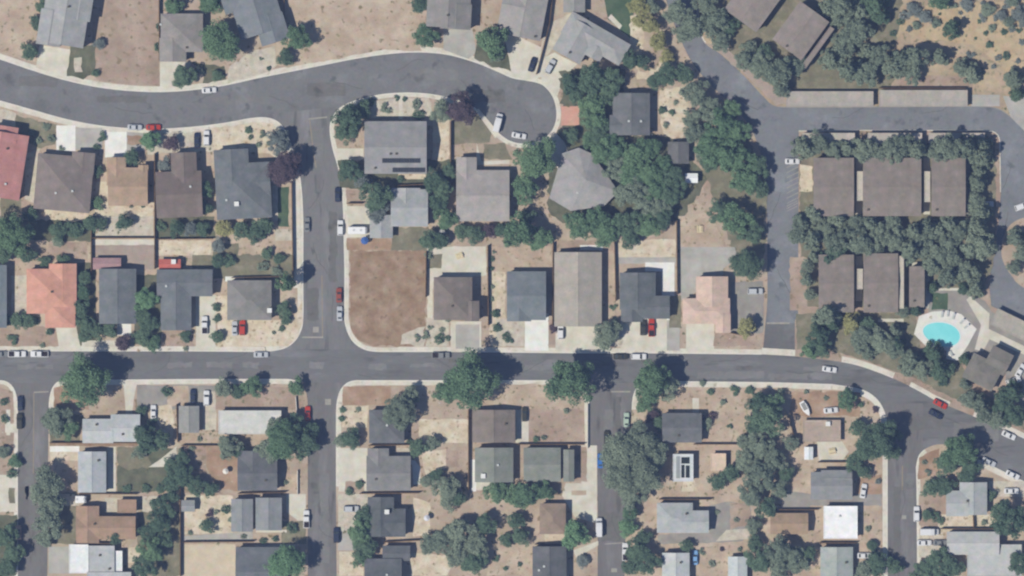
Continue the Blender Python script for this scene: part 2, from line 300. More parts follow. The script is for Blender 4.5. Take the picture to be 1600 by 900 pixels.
# surfaces of the yards: (name, outline, material, unevenness)
PATCH = [
 ('dirt_lot', [(-140,-140),(68,-140),(66,0),(52,60),(60,100),(0,80),(-140,40)], M_TAN, 1.5), ('dirt_lot', [(140,-140),(249,-140),(249,134),(200,132),(165,128),(150,124),(146,110)], M_PINK, 1.2), ('dirt_lot', [(448,-140),(658,-140),(655,70),(660,80),(600,78),(520,93),(450,106),(430,100)], M_TAN, 1.2),
 ('driveway', [(62,70),(114,78),(104,122),(56,106)], M_CREAM, 0), ('lawn', [(112,68),(150,72),(148,112),(130,124),(103,118)], M_OLIVE, 1.5), ('flower_bed', [(115,90),(127,88),(128,112),(116,114)], M_GRAVEL, 1.5),
 ('driveway', [(250,96),(300,97),(296,105),(276,112),(276,137),(250,138)], M_CREAM, 0), ('yard', [(298,98),(352,104),(352,126),(318,130),(318,108)], M_OLIVE, 2), ('gravel_yard', [(356,130),(358,104),(394,80),(429,72),(432,102),(420,112),(392,120)], M_GRAVEL, 1),
 ('driveway', [(693,43),(738,46),(744,82),(732,92),(693,78)], M_CONC, 0), ('yard', [(745,60),(790,70),(800,112),(770,104),(742,92)], M_OLIVE, 2),
 ('driveway', [(786,46),(846,74),(848,120),(822,125),(800,120),(795,90)], M_CREAM, 0), ('driveway', [(866,82),(902,100),(890,112),(880,126),(870,152),(862,140),(846,128),(845,108),(850,90)], M_CREAM, 0),
 ('yard', [(853,40),(893,20),(868,70),(848,96),(842,84)], M_GRAVEL, 1), ('lawn', [(936,-40),(992,-40),(988,62),(968,48),(950,30)], M_LAWN, 1.5), ('garden_path', [(955,22),(972,40),(968,46),(950,28)], M_CREAM, 0),
 ('garden_bed', [(985,25),(1002,22),(1006,60),(1000,112),(1022,108),(1045,80),(1060,112),(1030,122),(998,126),(985,70)], M_PATIO, 2.5), 
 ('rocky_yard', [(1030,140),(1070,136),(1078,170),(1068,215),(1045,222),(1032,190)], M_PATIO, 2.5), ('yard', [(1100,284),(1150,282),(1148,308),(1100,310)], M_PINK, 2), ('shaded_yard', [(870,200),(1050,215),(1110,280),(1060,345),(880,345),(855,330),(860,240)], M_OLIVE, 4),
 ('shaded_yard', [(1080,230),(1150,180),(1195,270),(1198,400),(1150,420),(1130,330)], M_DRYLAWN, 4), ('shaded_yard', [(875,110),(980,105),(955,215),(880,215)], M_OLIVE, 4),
 ('patio', R(877,166,905,196), nmat('salmon_paving', [(200,152,138),(214,166,150)], (0.4,3), 0.9), 0), ('driveway', [(853,217),(866,205),(882,222),(889,240),(872,264),(862,252)], M_CREAM, 0),
 ('dirt_verge', [(1100,66),(1132,70),(1200,128),(1236,164),(1212,163),(1164,118),(1128,84)], nmat('mauve_dirt', [(164,150,144),(180,164,154)], (0.2,2), 0.95), 2),
 # west block
 ('yard', [(0,170),(26,176),(24,200),(0,195)], M_GRAVEL, 1), ('dry_yard', [(25,180),(88,196),(88,224),(66,232),(46,225),(24,202)], M_DRYLAWN, 1.5), ('driveway', R(88,196,118,236), M_WHITE, 0), ('driveway', R(118,200,160,234), M_CONC, 0), ('driveway', R(164,206,198,246), M_WHITE, 0), ('driveway', [(198,206),(226,208),(226,236),(198,236)], M_CONC, 0),
 ('flower_bed', R(199,212,222,226), M_BROWN, 1), ('gravel_yard', [(226,208),(330,206),(334,236),(262,240),(230,240)], M_GRAVEL, 2), ('gravel_yard', [(330,200),(410,190),(432,196),(444,222),(455,262),(420,240),(332,234)], M_PATIO, 1.5), ('lawn', R(434,292,451,354), M_LAWN, 0.8), ('patio', [(426,290),(434,290),(434,345),(426,345)], M_GRAVEL, 0.5),
 ('pavement', [(454,262),(468,285),(472,450),(458,450),(456,300)], M_SIDE, 0),
 ('side_yard', [(40,240),(62,232),(58,318),(38,312)], M_GRAVEL, 1), ('patio', [(68,320),(138,325),(136,347),(70,345)], M_PATIO, 1.2), ('dry_yard', [(0,300),(35,300),(30,345),(0,345)], M_DRYLAWN, 1.5), ('patio', [(150,284),(172,284),(172,322),(240,314),(240,338),(148,338)], M_PATIO, 1), ('yard', R(148,338,240,371), M_GRAVEL, 1), ('garden', R(0,345,148,376), M_OLIVE, 3), ('garden', R(246,338,335,372), M_OLIVE, 2),
 ('yard', R(76,378,136,406), M_PINK, 1.5), ('patio', R(145,374,241,383), M_CREAM, 0), ('yard', R(145,383,241,421), nmat('mauve_paving', [(160,146,140),(174,160,152)], (0.3,2.5), 0.95), 1), ('yard', R(246,376,330,399), M_PATIO, 1), ('dry_yard', R(300,399,334,420), M_DRYLAWN, 1), ('garden', R(334,380,372,436), M_DRYLAWN, 2), ('dry_yard', R(360,398,460,436), M_DRYLAWN, 2), ('patio', R(430,358,458,376), M_GRAVEL, 0), ('patio', R(352,432,382,440), M_WHITE, 0),
 ('garden', R(120,410,150,539), M_OLIVE, 1), ('yard', [(0,505),(88,512),(93,541),(0,541)], M_PINK, 1.5), ('yard', R(18,430,42,510), M_GRAVEL, 1), ('driveway', [(87,511),(119,511),(127,548),(93,548)], M_CREAM, 0), ('path', R(128,532,182,542), M_CREAM, 0), ('porch', R(183,504,205,524), M_WHITE, 0), ('garden', R(210,430,252,539), M_OLIVE, 1.5), ('yard', R(254,515,302,541), M_PINK, 1.5), ('driveway', R(306,461,337,548), M_CREAM, 0), ('path', R(337,462,355,500), M_PATIO, 0), ('driveway', [(352,496),(430,500),(456,500),(472,470),(473,500),(466,525),(450,541),(340,542),(340,500)], M_PATIO, 0.5),
 # middle block
 ('driveway', [(521,232),(568,232),(568,250),(526,250)], M_CREAM, 0), ('gravel_yard', [(580,158),(640,152),(672,154),(676,182),(580,184)], M_GRAVEL, 1), ('path', R(623,150,629,186), M_CREAM, 0), ('side_yard', [(677,188),(702,186),(702,262),(676,262)], M_PATIO, 1), ('lawn', [(706,186),(745,172),(770,205),(765,222),(706,226)], M_DRYLAWN, 1.5), ('path', [(742,172),(748,170),(780,208),(774,216)], M_CREAM, 0), ('path', [(745,224),(752,252),(796,250),(796,256),(744,258)], M_CREAM, 0), ('yard', [(756,224),(790,224),(800,250),(756,248)], M_DRYLAWN, 1.5), ('garden', R(530,250,712,296), M_OLIVE, 3),
 ('yard', R(541,297,570,318), M_PINK, 1), ('driveway', R(543,322,578,371), M_CREAM, 0), ('yard', [(542,372),(612,374),(612,392),(542,392)], M_RED, 2), ('garden', R(612,356,700,392), M_DRYLAWN, 2), ('patio', [(622,270),(668,270),(668,280),(622,280)], M_PATIO, 0),
 ('vacant_lot', [(546,392),(666,392),(664,541),(582,541),(560,533),(547,512)], M_BROWN, 2.0), ('worn_patch', [(630,524),(662,510),(663,540),(628,540)], M_GRAVEL, 3),
 ('patio', [(668,384),(760,386),(760,430),(738,432),(737,440),(677,440),(676,500),(668,500)], M_CREAM, 1), ('garden_bed', R(670,398,690,420), M_DRYLAWN, 2), ('gravel_yard', R(666,496,702,541), M_GRAVEL, 1), ('driveway', R(704,502,752,550), M_CREAM, 0), ('driveway', R(712,507,749,545), M_CONC, 0),
 ('yard', R(765,384,862,425), M_TAN, 1), ('side_yard', R(765,425,790,541), M_PATIO, 1), ('yard', R(775,498,820,541), M_GRAVEL, 1), ('driveway', R(820,490,857,548), M_WHITE, 0), ('flower_bed', R(857,500,870,540), M_PINK, 1), ('yard', R(866,376,958,396), M_PINK, 1), ('patio', R(906,383,942,391), M_WHITE, 0), ('driveway', [(868,506),(938,506),(940,546),(868,548)], M_CREAM, 0), ('side_yard', R(941,392,961,512), M_TAN, 1),
 ('yard', R(964,374,1056,402), M_PATIO, 1), ('patio', R(964,402,1056,412), M_CONC, 0), ('patio', [(1008,410),(1054,410),(1054,470),(1046,500),(1034,500),(1034,424),(1008,424)], M_WHITE, 0), ('driveway', R(970,496,1042,548), M_CREAM, 0), ('driveway', R(1042,500,1062,548), M_CONC, 0), ('flower_bed', R(938,510,972,541), M_GRAVEL, 2),
 ('yard', [(1061,338),(1110,330),(1135,386),(1061,388)], M_TAN, 1.5), ('patio', [(1062,386),(1148,386),(1152,402),(1130,420),(1130,432),(1064,470)], M_CONC, 0), ('flower_bed', R(1046,462,1064,512), M_DRYLAWN, 1), ('driveway', R(1072,503,1116,549), M_CREAM, 0), ('yard', R(1116,520,1192,541), M_PINK, 1.5), ('yard', R(1142,440,1192,520), M_GREY, 1.5),
 # condominiums
 ('sandy_clearing', [(1385,40),(1430,10),(1640,0),(1640,120),(1570,110),(1520,70),(1440,60)], nmat('pale_sand', [(178,158,132),(198,178,150)], (0.2,2), 0.95, speck=((150,142,120),0.6,0.6)), 2), ('shaded_slope', [(1110,-60),(1420,-60),(1400,60),(1400,140),(1240,160),(1140,80)], M_DRYLAWN, 2.5), ('verge', [(1400,118),(1520,118),(1520,140),(1390,140)], M_PINK, 2), ('pavement', [(1567,150),(1640,150),(1700,240),(1600,204),(1580,184)], M_CONC, 0), ('pavement', R(1518,148,1562,166), M_CONC, 0),
 ('garden', [(1250,225),(1556,222),(1556,400),(1530,470),(1440,480),(1250,480)], M_DRYLAWN, 2), ('walkway', R(1337,246,1347,335), M_CREAM, 0), ('walkway', R(1443,246,1453,335), M_CREAM, 0), ('walkway', R(1508,250,1516,335), M_GREY, 0), ('walkway', R(1337,400,1347,470), M_CREAM, 0), ('walkway', R(1403,400,1411,480), M_CONC, 0), ('walkway', R(1446,410,1453,482), M_CONC, 0), ('walkway', R(1425,410,1455,416), M_CREAM, 0),
 ('dirt_verge', [(1233,402),(1262,402),(1262,480),(1247,486),(1235,486)], M_PINK, 1.5), ('patio', R(1250,258,1270,300), M_PATIO, 2), ('garden', [(1245,490),(1430,488),(1440,560),(1440,596),(1396,578),(1330,556),(1290,548),(1245,546)], M_DRYLAWN, 1.5), ('garden', [(1430,545),(1500,560),(1520,610),(1600,640),(1600,672),(1500,628),(1440,597)], M_DRYLAWN, 1.5),
 ('courtyard', [(1455,450),(1500,455),(1540,470),(1548,486),(1600,520),(1640,560),(1560,570),(1500,560),(1450,490)], M_GREY, 0.5), ('walkway', [(1510,468),(1516,463),(1546,490),(1545,514),(1640,560),(1640,572),(1546,530),(1536,549),(1523,546),(1533,508)], M_CREAM, 0), ('walkway', R(1455,450,1500,454), M_CREAM, 0), ('walkway', R(1372,498,1412,503), M_CREAM, 0), ('lawn', R(1456,458,1481,484), M_LAWN, 1), ('car_park', [(1570,560),(1640,560),(1640,640),(1600,640),(1572,600)], M_GREY, 0.5),
 # lower blocks
 ('yard', [(0,604),(20,612),(22,700),(-40,700),(-40,604)], M_PINK, 1), ('path', R(10,640,16,680), M_CREAM, 0), ('driveway', R(8,662,27,676), M_CREAM, 0), ('driveway', [(-40,742),(24,742),(24,800),(-40,800)], M_CREAM, 0), ('garden', R(14,762,23,786), M_DRYLAWN, 1), ('yard', R(-40,805,26,900), M_OLIVE, 2),
 ('dirt_yard', [(84,606),(100,602),(130,604),(140,640),(84,640)], M_RED, 1), ('garden', [(80,640),(130,650),(125,692),(78,692)], M_DRYLAWN, 2), ('driveway', [(193,600),(214,600),(210,618),(206,650),(197,650)], M_CREAM, 0), ('yard', R(214,602,336,640), M_GREY, 1), ('yard', R(262,602,294,634), M_TAN, 1.5), ('patio', [(240,635),(268,632),(274,665),(268,692),(256,680),(246,660)], M_PATIO, 1), ('driveway', R(318,612,338,672), M_GRAVEL, 0.5), ('yard', R(284,675,440,696), M_TAN, 1), ('yard', [(336,604),(475,604),(475,640),(336,640)], M_PINK, 1.5),
 ('dirt_strip', R(78,690,215,697), M_BROWN, 0.7), ('driveway', R(78,697,124,706), M_WHITE, 0), ('driveway', R(78,706,124,720), M_PATIO, 0.3), ('path', R(168,698,181,770), M_CREAM, 0), ('lawn', R(183,700,276,768), M_OLIVE, 1), ('worn_patch', [(186,700),(225,700),(240,728),(200,736),(186,728)], M_DRYLAWN, 3), ('patio', [(276,697),(276,729),(232,730),(250,718)], M_CREAM, 0), ('dirt_yard', [(322,697),(376,697),(374,768),(340,762),(322,730)], M_RED, 1), ('yard', R(286,697,322,770), M_PINK, 1), ('yard', R(440,740,470,768), M_TAN, 1), ('driveway', [(448,772),(478,772),(478,814),(466,814),(448,800)], M_CREAM, 0), ('yard', R(440,814,478,850), M_DRYLAWN, 1), ('path', [(400,828),(448,828),(448,832),(400,832)], M_CREAM, 0), ('path', R(398,851,462,856), M_GRAVEL, 0),
 ('yard', R(78,770,120,850), M_DRYLAWN, 2), ('driveway', R(78,772,124,790), M_GRAVEL, 1), ('patio', R(164,778,215,802), M_GRAVEL, 0.5), ('patio', R(222,775,246,800), M_GRAVEL, 1), ('garden', R(215,800,282,900), M_DRYLAWN, 2), ('driveway', R(76,854,112,896), M_CONC, 0), ('patio', [(198,855),(225,855),(222,880),(198,880)], M_PATIO, 0.5),
 ('gravel_yard', R(286,774,364,834), M_PATIO, 1), ('path', [(286,838),(340,834),(395,830),(395,844),(286,844)], M_CONC, 0), ('yard', R(286,850,368,1000), nmat('beige_gravel', [(196,182,160),(210,196,174)], (0.25,2.5), 0.95), 0.5),
 ('dirt_yard', [(536,604),(612,603),(610,632),(536,634)], M_RED, 1), ('yard', [(536,634),(576,634),(574,668),(534,668)], M_PATIO, 1), ('driveway', R(529,700,574,768), M_CREAM, 0), ('flower_bed', R(539,752,569,768), M_PINK, 1), ('path', [(620,719),(648,719),(657,730),(656,757),(646,757),(644,726),(620,725)], M_WHITE, 0), ('patio', R(620,700,640,716), M_GRAVEL, 0), ('driveway', R(528,772,574,832), M_GRAVEL, 0.5), ('yard', R(528,832,560,860), M_CONC, 0), ('driveway', R(530,862,568,900), M_PATIO, 0), ('patio', [(655,705),(698,702),(698,730),(666,742)], M_PATIO, 1), ('patio', R(697,704,716,730), M_PINK, 0.5), ('yard', [(645,778),(672,785),(672,838),(645,838)], M_PATIO, 1), ('yard', [(640,865),(712,868),(700,900),(640,900)], M_PATIO, 2), ('yard', R(760,840,835,900), M_TAN, 2),
 ('yard', R(655,655,731,692), M_PATIO, 1), ('yard', [(812,628),(912,640),(914,692),(812,692)], M_PINK, 1.5), ('driveway', R(806,636,826,692), M_CREAM, 0), ('path', R(736,718,744,768), M_WHITE, 0), ('path', R(744,753,794,766), M_CREAM, 0), ('yard', R(745,600,890,640), M_TAN, 1.5), ('driveway', [(908,696),(933,696),(933,818),(898,808),(878,774),(884,755),(908,755)], M_CREAM, 0), ('flower_bed', R(893,766,916,774), M_TAN, 1), ('pavement', R(914,630,922,700), M_CREAM, 0), ('yard', R(897,698,917,752), M_PINK, 1), ('driveway', [(850,830),(882,830),(884,850),(852,850)], M_PATIO, 0), ('path', [(896,860),(935,845),(935,852),(900,872)], M_CREAM, 0),
 ('yard', R(1090,606,1240,640), M_TAN, 1.5), ('path', R(1082,622,1092,645), M_CREAM, 0), ('yard', R(988,640,1036,660), M_TAN, 2), ('yard', R(1095,690,1165,705), M_TAN, 1.5), ('patio', [(1068,750),(1085,750),(1090,768),(1065,768)], M_PATIO, 0), ('driveway', [(1108,790),(1140,783),(1172,790),(1176,818),(1160,845),(1120,848),(1030,850),(1026,835),(1108,832)], M_GREY, 1), ('yard', [(1142,786),(1172,790),(1176,818),(1140,828)], M_PINK, 1.5), ('path', [(1135,828),(1170,826),(1172,842),(1118,846)], M_GRAVEL, 0), ('yard', R(1092,850,1160,900), M_TAN, 1),
 ('dirt_yard', R(1235,612,1345,650), M_RED, 2), ('patio', [(1276,690),(1300,684),(1316,690),(1326,706),(1316,720),(1280,722)], M_CREAM, 0), ('yard', [(1225,768),(1265,770),(1265,795),(1222,795)], M_GREY, 1), ('driveway', R(1262,772,1378,790), M_GREY, 0.5), ('dirt_yard', [(1340,748),(1378,742),(1378,772),(1336,772)], M_RED, 1), ('yard', [(1345,790),(1378,790),(1378,842),(1340,845)], M_TAN, 1.5), ('yard', R(1333,845,1376,900), M_TAN, 1.5),
 ('dirt_yard', [(1436,715),(1468,700),(1468,740),(1434,750)], M_RED, 1), ('yard', R(1436,772,1478,822), M_PINK, 1), ('driveway', [(1436,826),(1474,828),(1476,872),(1436,870)], M_GRAVEL, 0.5), ('dirt_yard', R(1466,804,1560,832), M_PATIO, 1.5), ('driveway', R(1545,752,1640,776), M_GRAVEL, 0.5),
]
LV = []
def top_of(x, y): return ZB
for i, (nm, pts, mat, amp) in enumerate(PATCH):
    xs = [p[0] for p in pts]; ys = [p[1] for p in pts]; bb = (min(xs)-3, min(ys)-3, max(xs)+3, max(ys)+3)
    lv = max([l for b, l in LV if not (b[2] < bb[0] or b[0] > bb[2] or b[3] < bb[1] or b[1] > bb[3])], default=0) + 1
    LV.append((bb, lv))
    q = rough_edge(pts, amp, i) if amp else pts
    slab(nm, [P(*p) for p in q], ZB + 0.012 + 0.004*lv, mat, 0.06)
# ------------------------------------------------------------------ houses
PITCH = 0.26
M_WALLS = [plain('stucco_cream', (206,196,176), 0.9, 0.1), plain('stucco_tan', (180,164,142), 0.9, 0.1), plain('siding_grey', (164,164,160), 0.85, 0.15), plain('siding_white', (214,212,204), 0.85, 0.15), plain('siding_blue_grey', (134,142,150), 0.85, 0.15)]
M_TRIM = plain('white_trim', (222,220,214), 0.6); M_GLASS = plain('window_glass', (58,66,78), 0.12, 0.6); M_DOORS = plain('painted_door', (120,82,66), 0.5); M_GDOOR = plain('garage_door_paint', (206,202,192), 0.6)
M_VENT = plain('galvanised_vent', (198,200,202), 0.45, 0.5); M_VENTD = plain('dark_vent_pipe', (86,84,86), 0.7); M_BRICK = plain('chimney_brick', (142,104,90), 0.9, 0.1); M_CELL = plain('solar_cell', (66,72,90), 0.25, 0.5); M_AC = plain('air_conditioner_shell', (226,226,224), 0.5)
v, f = box_vf(-0.7, -0.05, 0.0, 0.7, 0.05, 1.15); ME_WIN = mesh('window', v, f, M_TRIM)
v, f = join_vf([box_vf(-0.6, -0.075, 0.1, -0.03, 0.075, 1.05), box_vf(0.03, -0.075, 0.1, 0.6, 0.075, 1.05)]); ME_PANE = mesh('pane', v, f, M_GLASS)
v, f = box_vf(-0.48, -0.06, 0, 0.48, 0.06, 2.05); ME_DOOR = mesh('door', v, f, M_DOORS)
v, f = tube_vf((0.36, -0.13, 1.0), (0.36, 0.13, 1.0), 0.05, 0.05, 6); ME_KNOB = mesh('handle', v, f, M_VENT)
gd = [box_vf(-2.4, -0.05, 0, 2.4, 0.05, 2.1)] + [box_vf(-2.33, -0.08, 0.06 + 0.52*k, 2.33, 0.08, 0.5 + 0.52*k) for k in range(4)]
v, f = join_vf(gd); ME_GDOOR = mesh('garage_door', v, f, M_GDOOR)
def vent_mesh(key, mat, w, h):
    v, f = join_vf([box_vf(-w/2, -w/2, -0.4, w/2, w/2, h), box_vf(-w/2-0.07, -w/2-0.07, h, w/2+0.07, w/2+0.07, h+0.1)]); return mesh(key, v, f, mat)
VENTS = {'v': ('roof_vent', vent_mesh('roof_vent', M_VENT, 0.5, 0.3)), 'd': ('vent_pipe', vent_mesh('vent_pipe', M_VENTD, 0.5, 0.35)), 'c': ('chimney', vent_mesh('chimney', M_BRICK, 0.9, 1.1)), 'w': ('roof_cooler', vent_mesh('roof_cooler', M_AC, 1.3, 0.8)), 'm': ('chimney', vent_mesh('chimney', M_VENT, 0.9, 1.0))}

def roof_vf(typ, x0, y0, x1, y1, e, pitch):
    """closed roof solid over a rectangle (metres); returns verts, faces and the ridge segment"""
    t = 0.2; xm, ym = (x0+x1)/2, (y0+y1)/2; w, h = x1-x0, y1-y0
    bot = [(x0,y0,e-t),(x1,y0,e-t),(x1,y1,e-t),(x0,y1,e-t)]; eav = [(x0,y0,e),(x1,y0,e),(x1,y1,e),(x0,y1,e)]
    F = [(0,3,2,1)] + [(i, (i+1) % 4, 4+(i+1) % 4, 4+i) for i in range(4)]
    if typ[0] == 'f':
        p = 0.22
        inn = [(x0+p,y0+p,e),(x1-p,y0+p,e),(x1-p,y1-p,e),(x0+p,y1-p,e)]; low = [(a,b,e-0.12) for a, b, _ in inn]
        V = bot + eav + inn + low
        F += [(4+i, 4+(i+1) % 4, 8+(i+1) % 4, 8+i) for i in range(4)] + [(8+i, 8+(i+1) % 4, 12+(i+1) % 4, 12+i) for i in range(4)] + [(12,13,14,15)]
        return V, F, None
    if typ == 'gx':
        r = h/2*pitch; V = bot + eav + [(x0,ym,e+r),(x1,ym,e+r)]; F += [(4,5,9,8),(6,7,8,9),(7,4,8),(5,6,9)]; rd = ((x0,ym,e+r),(x1,ym,e+r))
    elif typ == 'gy':
        r = w/2*pitch; V = bot + eav + [(xm,y0,e+r),(xm,y1,e+r)]; F += [(5,6,9,8),(7,4,8,9),(4,5,8),(6,7,9)]; rd = ((xm,y0,e+r),(xm,y1,e+r))
    elif typ == 'hx' and w >= h:
        r = h/2*pitch; V = bot + eav + [(x0+h/2,ym,e+r),(x1-h/2,ym,e+r)]; F += [(4,5,9,8),(6,7,8,9),(7,4,8),(5,6,9)]; rd = ((x0+h/2,ym,e+r),(x1-h/2,ym,e+r))
    else:
        r = w/2*pitch; d = min(w/2, h/2 - 0.05); V = bot + eav + [(xm,y0+d,e+r),(xm,y1-d,e+r)]; F += [(5,6,9,8),(7,4,8,9),(4,5,8),(6,7,9)]; rd = ((xm,y0+d,e+r),(xm,y1-d,e+r))
    return V, F, rd
def roof_z(typ, x0, y0, x1, y1, e, pitch, x, y):
    dx, dy = min(x-x0, x1-x), min(y-y0, y1-y); w, h = x1-x0, y1-y0
    if typ[0] == 'f': return e - 0.12
    if typ == 'gx': return e + dy*pitch
    if typ == 'gy': return e + dx*pitch
    return e + min(dx, dy)*pitch

LAND = []      # (phrase, x, y, half width, half height) used to say which thing stands where
HOUSES = []
def house(name, label, ref, rgb, rects, e=3.1, rot=0, front='S', vents=(), wall=0, cat='house', pitch=PITCH, group=None, windows=True, garage=True, open_sides=False, poly=None):
    """rects: (x0, y0, x1, y1, type[, eave]) in photo pixels, before the house is turned by rot degrees about the first rectangle's centre"""
    a = rects[0]; cx, cy = (a[0]+a[2])/2, (a[1]+a[3])/2; X, Y = P(cx, cy)
    root = link(name, None, None, (X, Y, ZB+0.01), math.radians(rot)); tag(root, label, cat, group)
    LAND.append((ref, cx, cy, abs(a[2]-a[0])/2, abs(a[3]-a[1])/2)) if ref else None
    HOUSES.append((min(r[0] for r in rects), min(r[1] for r in rects), max(r[2] for r in rects), max(r[3] for r in rects), root))
    rm = roof_mat(rgb); wm = M_WALLS[wall]; loc = []
    for i, r in enumerate(rects):
        x0, x1 = (r[0]-cx)*S, (r[2]-cx)*S; y0, y1 = (cy-r[3])*S, (cy-r[1])*S
        ee = (r[5] if len(r) > 5 else e) + 0.017*i
        loc.append((r[4], x0, y0, x1, y1, ee))
    walls = []; roofs = []
    for i, (t, x0, y0, x1, y1, ee) in enumerate(loc):
        if poly and i == 0: roofs.append(None); continue
        o = 0.42 if min(x1-x0, y1-y0) > 3 else 0.15
        if open_sides:
            xs = [x0+0.3 + k*(x1-x0-0.6)/max(1, round((x1-x0)/3.0)) for k in range(max(1, round((x1-x0)/3.0))+1)]
            for px in xs:
                for py in (y0+0.3, y1-0.3):
                    vv, ff = box_vf(px-0.09, py-0.09, 0, px+0.09, py+0.09, ee-0.2); link('post', mesh('post', vv, ff, M_TRIM), root)
        else:
            walls.append(box_vf(x0+o, y0+o, -0.05, x1-o, y1-o, ee-0.2))
        vv, ff, rd = roof_vf(t, x0, y0, x1, y1, ee, pitch)
        ro = link('roof', mesh('roof', vv, ff, rm), root); roofs.append(ro)
        if rd and (Vector(rd[0])-Vector(rd[1])).length > 1.5:
            (a0, b0, c0), (a1, b1, c1) = rd; w = 0.16
            if abs(a1-a0) > abs(b1-b0): vv, ff = box_vf(a0, b0-w, c0-0.10, a1, b0+w, c0+0.05)
            else: vv, ff = box_vf(a0-w, b0, c0-0.10, a0+w, b1, c0+0.05)
            link('ridge_cap', mesh('ridge_cap', vv, ff, rm), ro)
    if poly:                                     # many-sided pyramid roof
        q = [((x-cx)*S, (cy-y)*S) for x, y in poly]; q = q if area2(q) > 0 else q[::-1]; n = len(q)
        mx, my = sum(p[0] for p in q)/n, sum(p[1] for p in q)/n
        V = [(x, y, e-0.2) for x, y in q] + [(x, y, e) for x, y in q] + [(mx, my, e+2.5)]
        F = [tuple(range(n-1, -1, -1))] + [(i, (i+1) % n, n+(i+1) % n, n+i) for i in range(n)] + [(n+i, n+(i+1) % n, 2*n) for i in range(n)]
        roofs[0] = link('roof', mesh('roof', V, F, rm), root)
        qi = [(mx+(x-mx)*0.93, my+(y-my)*0.93) for x, y in q]
        V = [(x, y, -0.05) for x, y in qi] + [(x, y, e-0.2) for x, y in qi]
        walls.append((V, [(i, (i+1) % n, n+(i+1) % n, n+i) for i in range(n)]))
    for vv, ff in walls: link('wall', mesh('wall', vv, ff, wm), root)
    for k, x, y in vents:
        lx, ly = (x-cx)*S, (cy-y)*S
        if rot:
            c, s_ = math.cos(-math.radians(rot)), math.sin(-math.radians(rot)); lx, ly = lx*c - ly*s_, lx*s_ + ly*c
        best = None
        for i, L_ in enumerate(loc):
            if L_[1] <= lx <= L_[3] and L_[2] <= ly <= L_[4]:
                z = roof_z(*L_, pitch, lx, ly) if not (poly and i == 0) else e + 1.0
                if best is None or z > best[1]: best = (i, z)
        if best: link(VENTS[k][0], VENTS[k][1], roofs[best[0]], (lx, ly, best[1]))
    if windows and not open_sides:
        def inside(x, y, i0): return any(i != i0 and L_[1]+0.2 < x < L_[3]-0.2 and L_[2]+0.2 < y < L_[4]-0.2 for i, L_ in enumerate(loc))
        for i, (t, x0, y0, x1, y1, ee) in enumerate(loc):
            if poly: break
            o = 0.42 if min(x1-x0, y1-y0) > 3 else 0.15
            for side in 'NSEW':
                L_ = (x1-x0) if side in 'NS' else (y1-y0)
                if L_ < 5: continue
                for fl in range(2 if ee > 4.6 else 1):
                    fr = (0.22, 0.78) if L_ < 16 else (0.14, 0.5, 0.86)
                    for k, tt in enumerate(fr):
                        if side in 'NS': x, y, rz = x0+(x1-x0)*tt, (y1-o if side == 'N' else y0+o), 0.0
                        else: x, y, rz = (x1-o if side == 'E' else x0+o), y0+(y1-y0)*tt, math.pi/2
                        if inside(x, y, i): continue
                        if side == front and fl == 0 and k == 0 and garage and L_ > 9:
                            link('garage_door', ME_GDOOR, root, (x + (0.5 if side in 'NS' else 0), y + (0.5 if side in 'EW' else 0), 0), rz); continue
                        if side == front and fl == 0 and k == len(fr)-1 and i == 0:
                            d = link('door', ME_DOOR, root, (x, y, 0), rz); link('handle', ME_KNOB, d); continue
                        wn = link('window', ME_WIN, root, (x, y, 0.85 + 2.7*fl), rz); link('pane', ME_PANE, wn)
    return root

GREYL = (163,164,166); SLATE = (115,120,129); BRN = (128,120,121); TERRA = (198,146,136)
H = house
HL = 'row of houses above the curved street'
# --- above the curved street
H('house', 'two-storey light grey gabled house with cream driveway at the top left corner', 'pale grey two-storey house at top left', (160,162,165), [(72,-55,142,72,'gy'), (68,20,106,76,'gy'), (108,-30,146,30,'gy')], 5.4, -9, 'S', [('d',110,12)], 3)
H('house', 'light brown-grey house with small entry court below the dirt lots top left', 'brown-grey house between two dirt lots', (146,143,144), [(252,22,318,82,'hy'), (250,60,292,97,'gy')], 3.6, 0, 'S', [('v',252,39),('d',293,75)], 2)
H('house', 'blue-grey house set at an angle above the curved street bend', 'angled blue-grey house at the top', (126,133,142), [(364,-30,436,55,'gy'), (392,30,438,74,'gy'), (352,-30,400,10,'gx')], 4.2, 17, 'S', [], 4)
H('house', 'mid grey house with wide concrete driveway right of the big dirt lot', 'mid grey house beside big dirt lot', (140,139,141), [(668,-45,736,44,'gy'), (690,6,738,46,'gy')], 4.6, -3, 'S', [('d',700,25)], 0)
H('house', 'warm grey house above two cars in a cream driveway', 'warm grey house above the cul-de-sac', (159,157,157), [(790,-60,856,60,'gy'), (786,-20,822,48,'gx')], 4.0, -11, 'S', [('d',836,58)], 0)
H('house', 'large light grey hipped house turned diagonally above the cul-de-sac', 'diagonal light grey house', (162,163,165), [(878,42,983,80,'hx'), (880,50,929,109,'gy'), (925,70,954,91,'gy')], 4.2, -30, 'S', [('d',890,83)], 3)
H('house', 'small grey rooftop corner at the top edge above the diagonal house', 'small grey roof at top edge', (150,150,151), [(880,-40,914,20,'gy')], 3.0, 0, 'S', [], 2)
H('house', 'dark blue-grey house half hidden by trees right of the cul-de-sac', 'dark house right of cul-de-sac', (114,118,126), [(957,146,1015,212,'gy'), (952,180,985,212,'gx')], 4.0, 0, 'W', [('v',982,190),('v',1001,190)], 4)
H('garden_shed', 'dark grey shed roof among the big trees left of the drive', 'dark shed among big trees', (112,114,122), [(1043,222,1076,256,'gy')], 3.0, 0, 'S', [], 2, 'shed', garage=False)
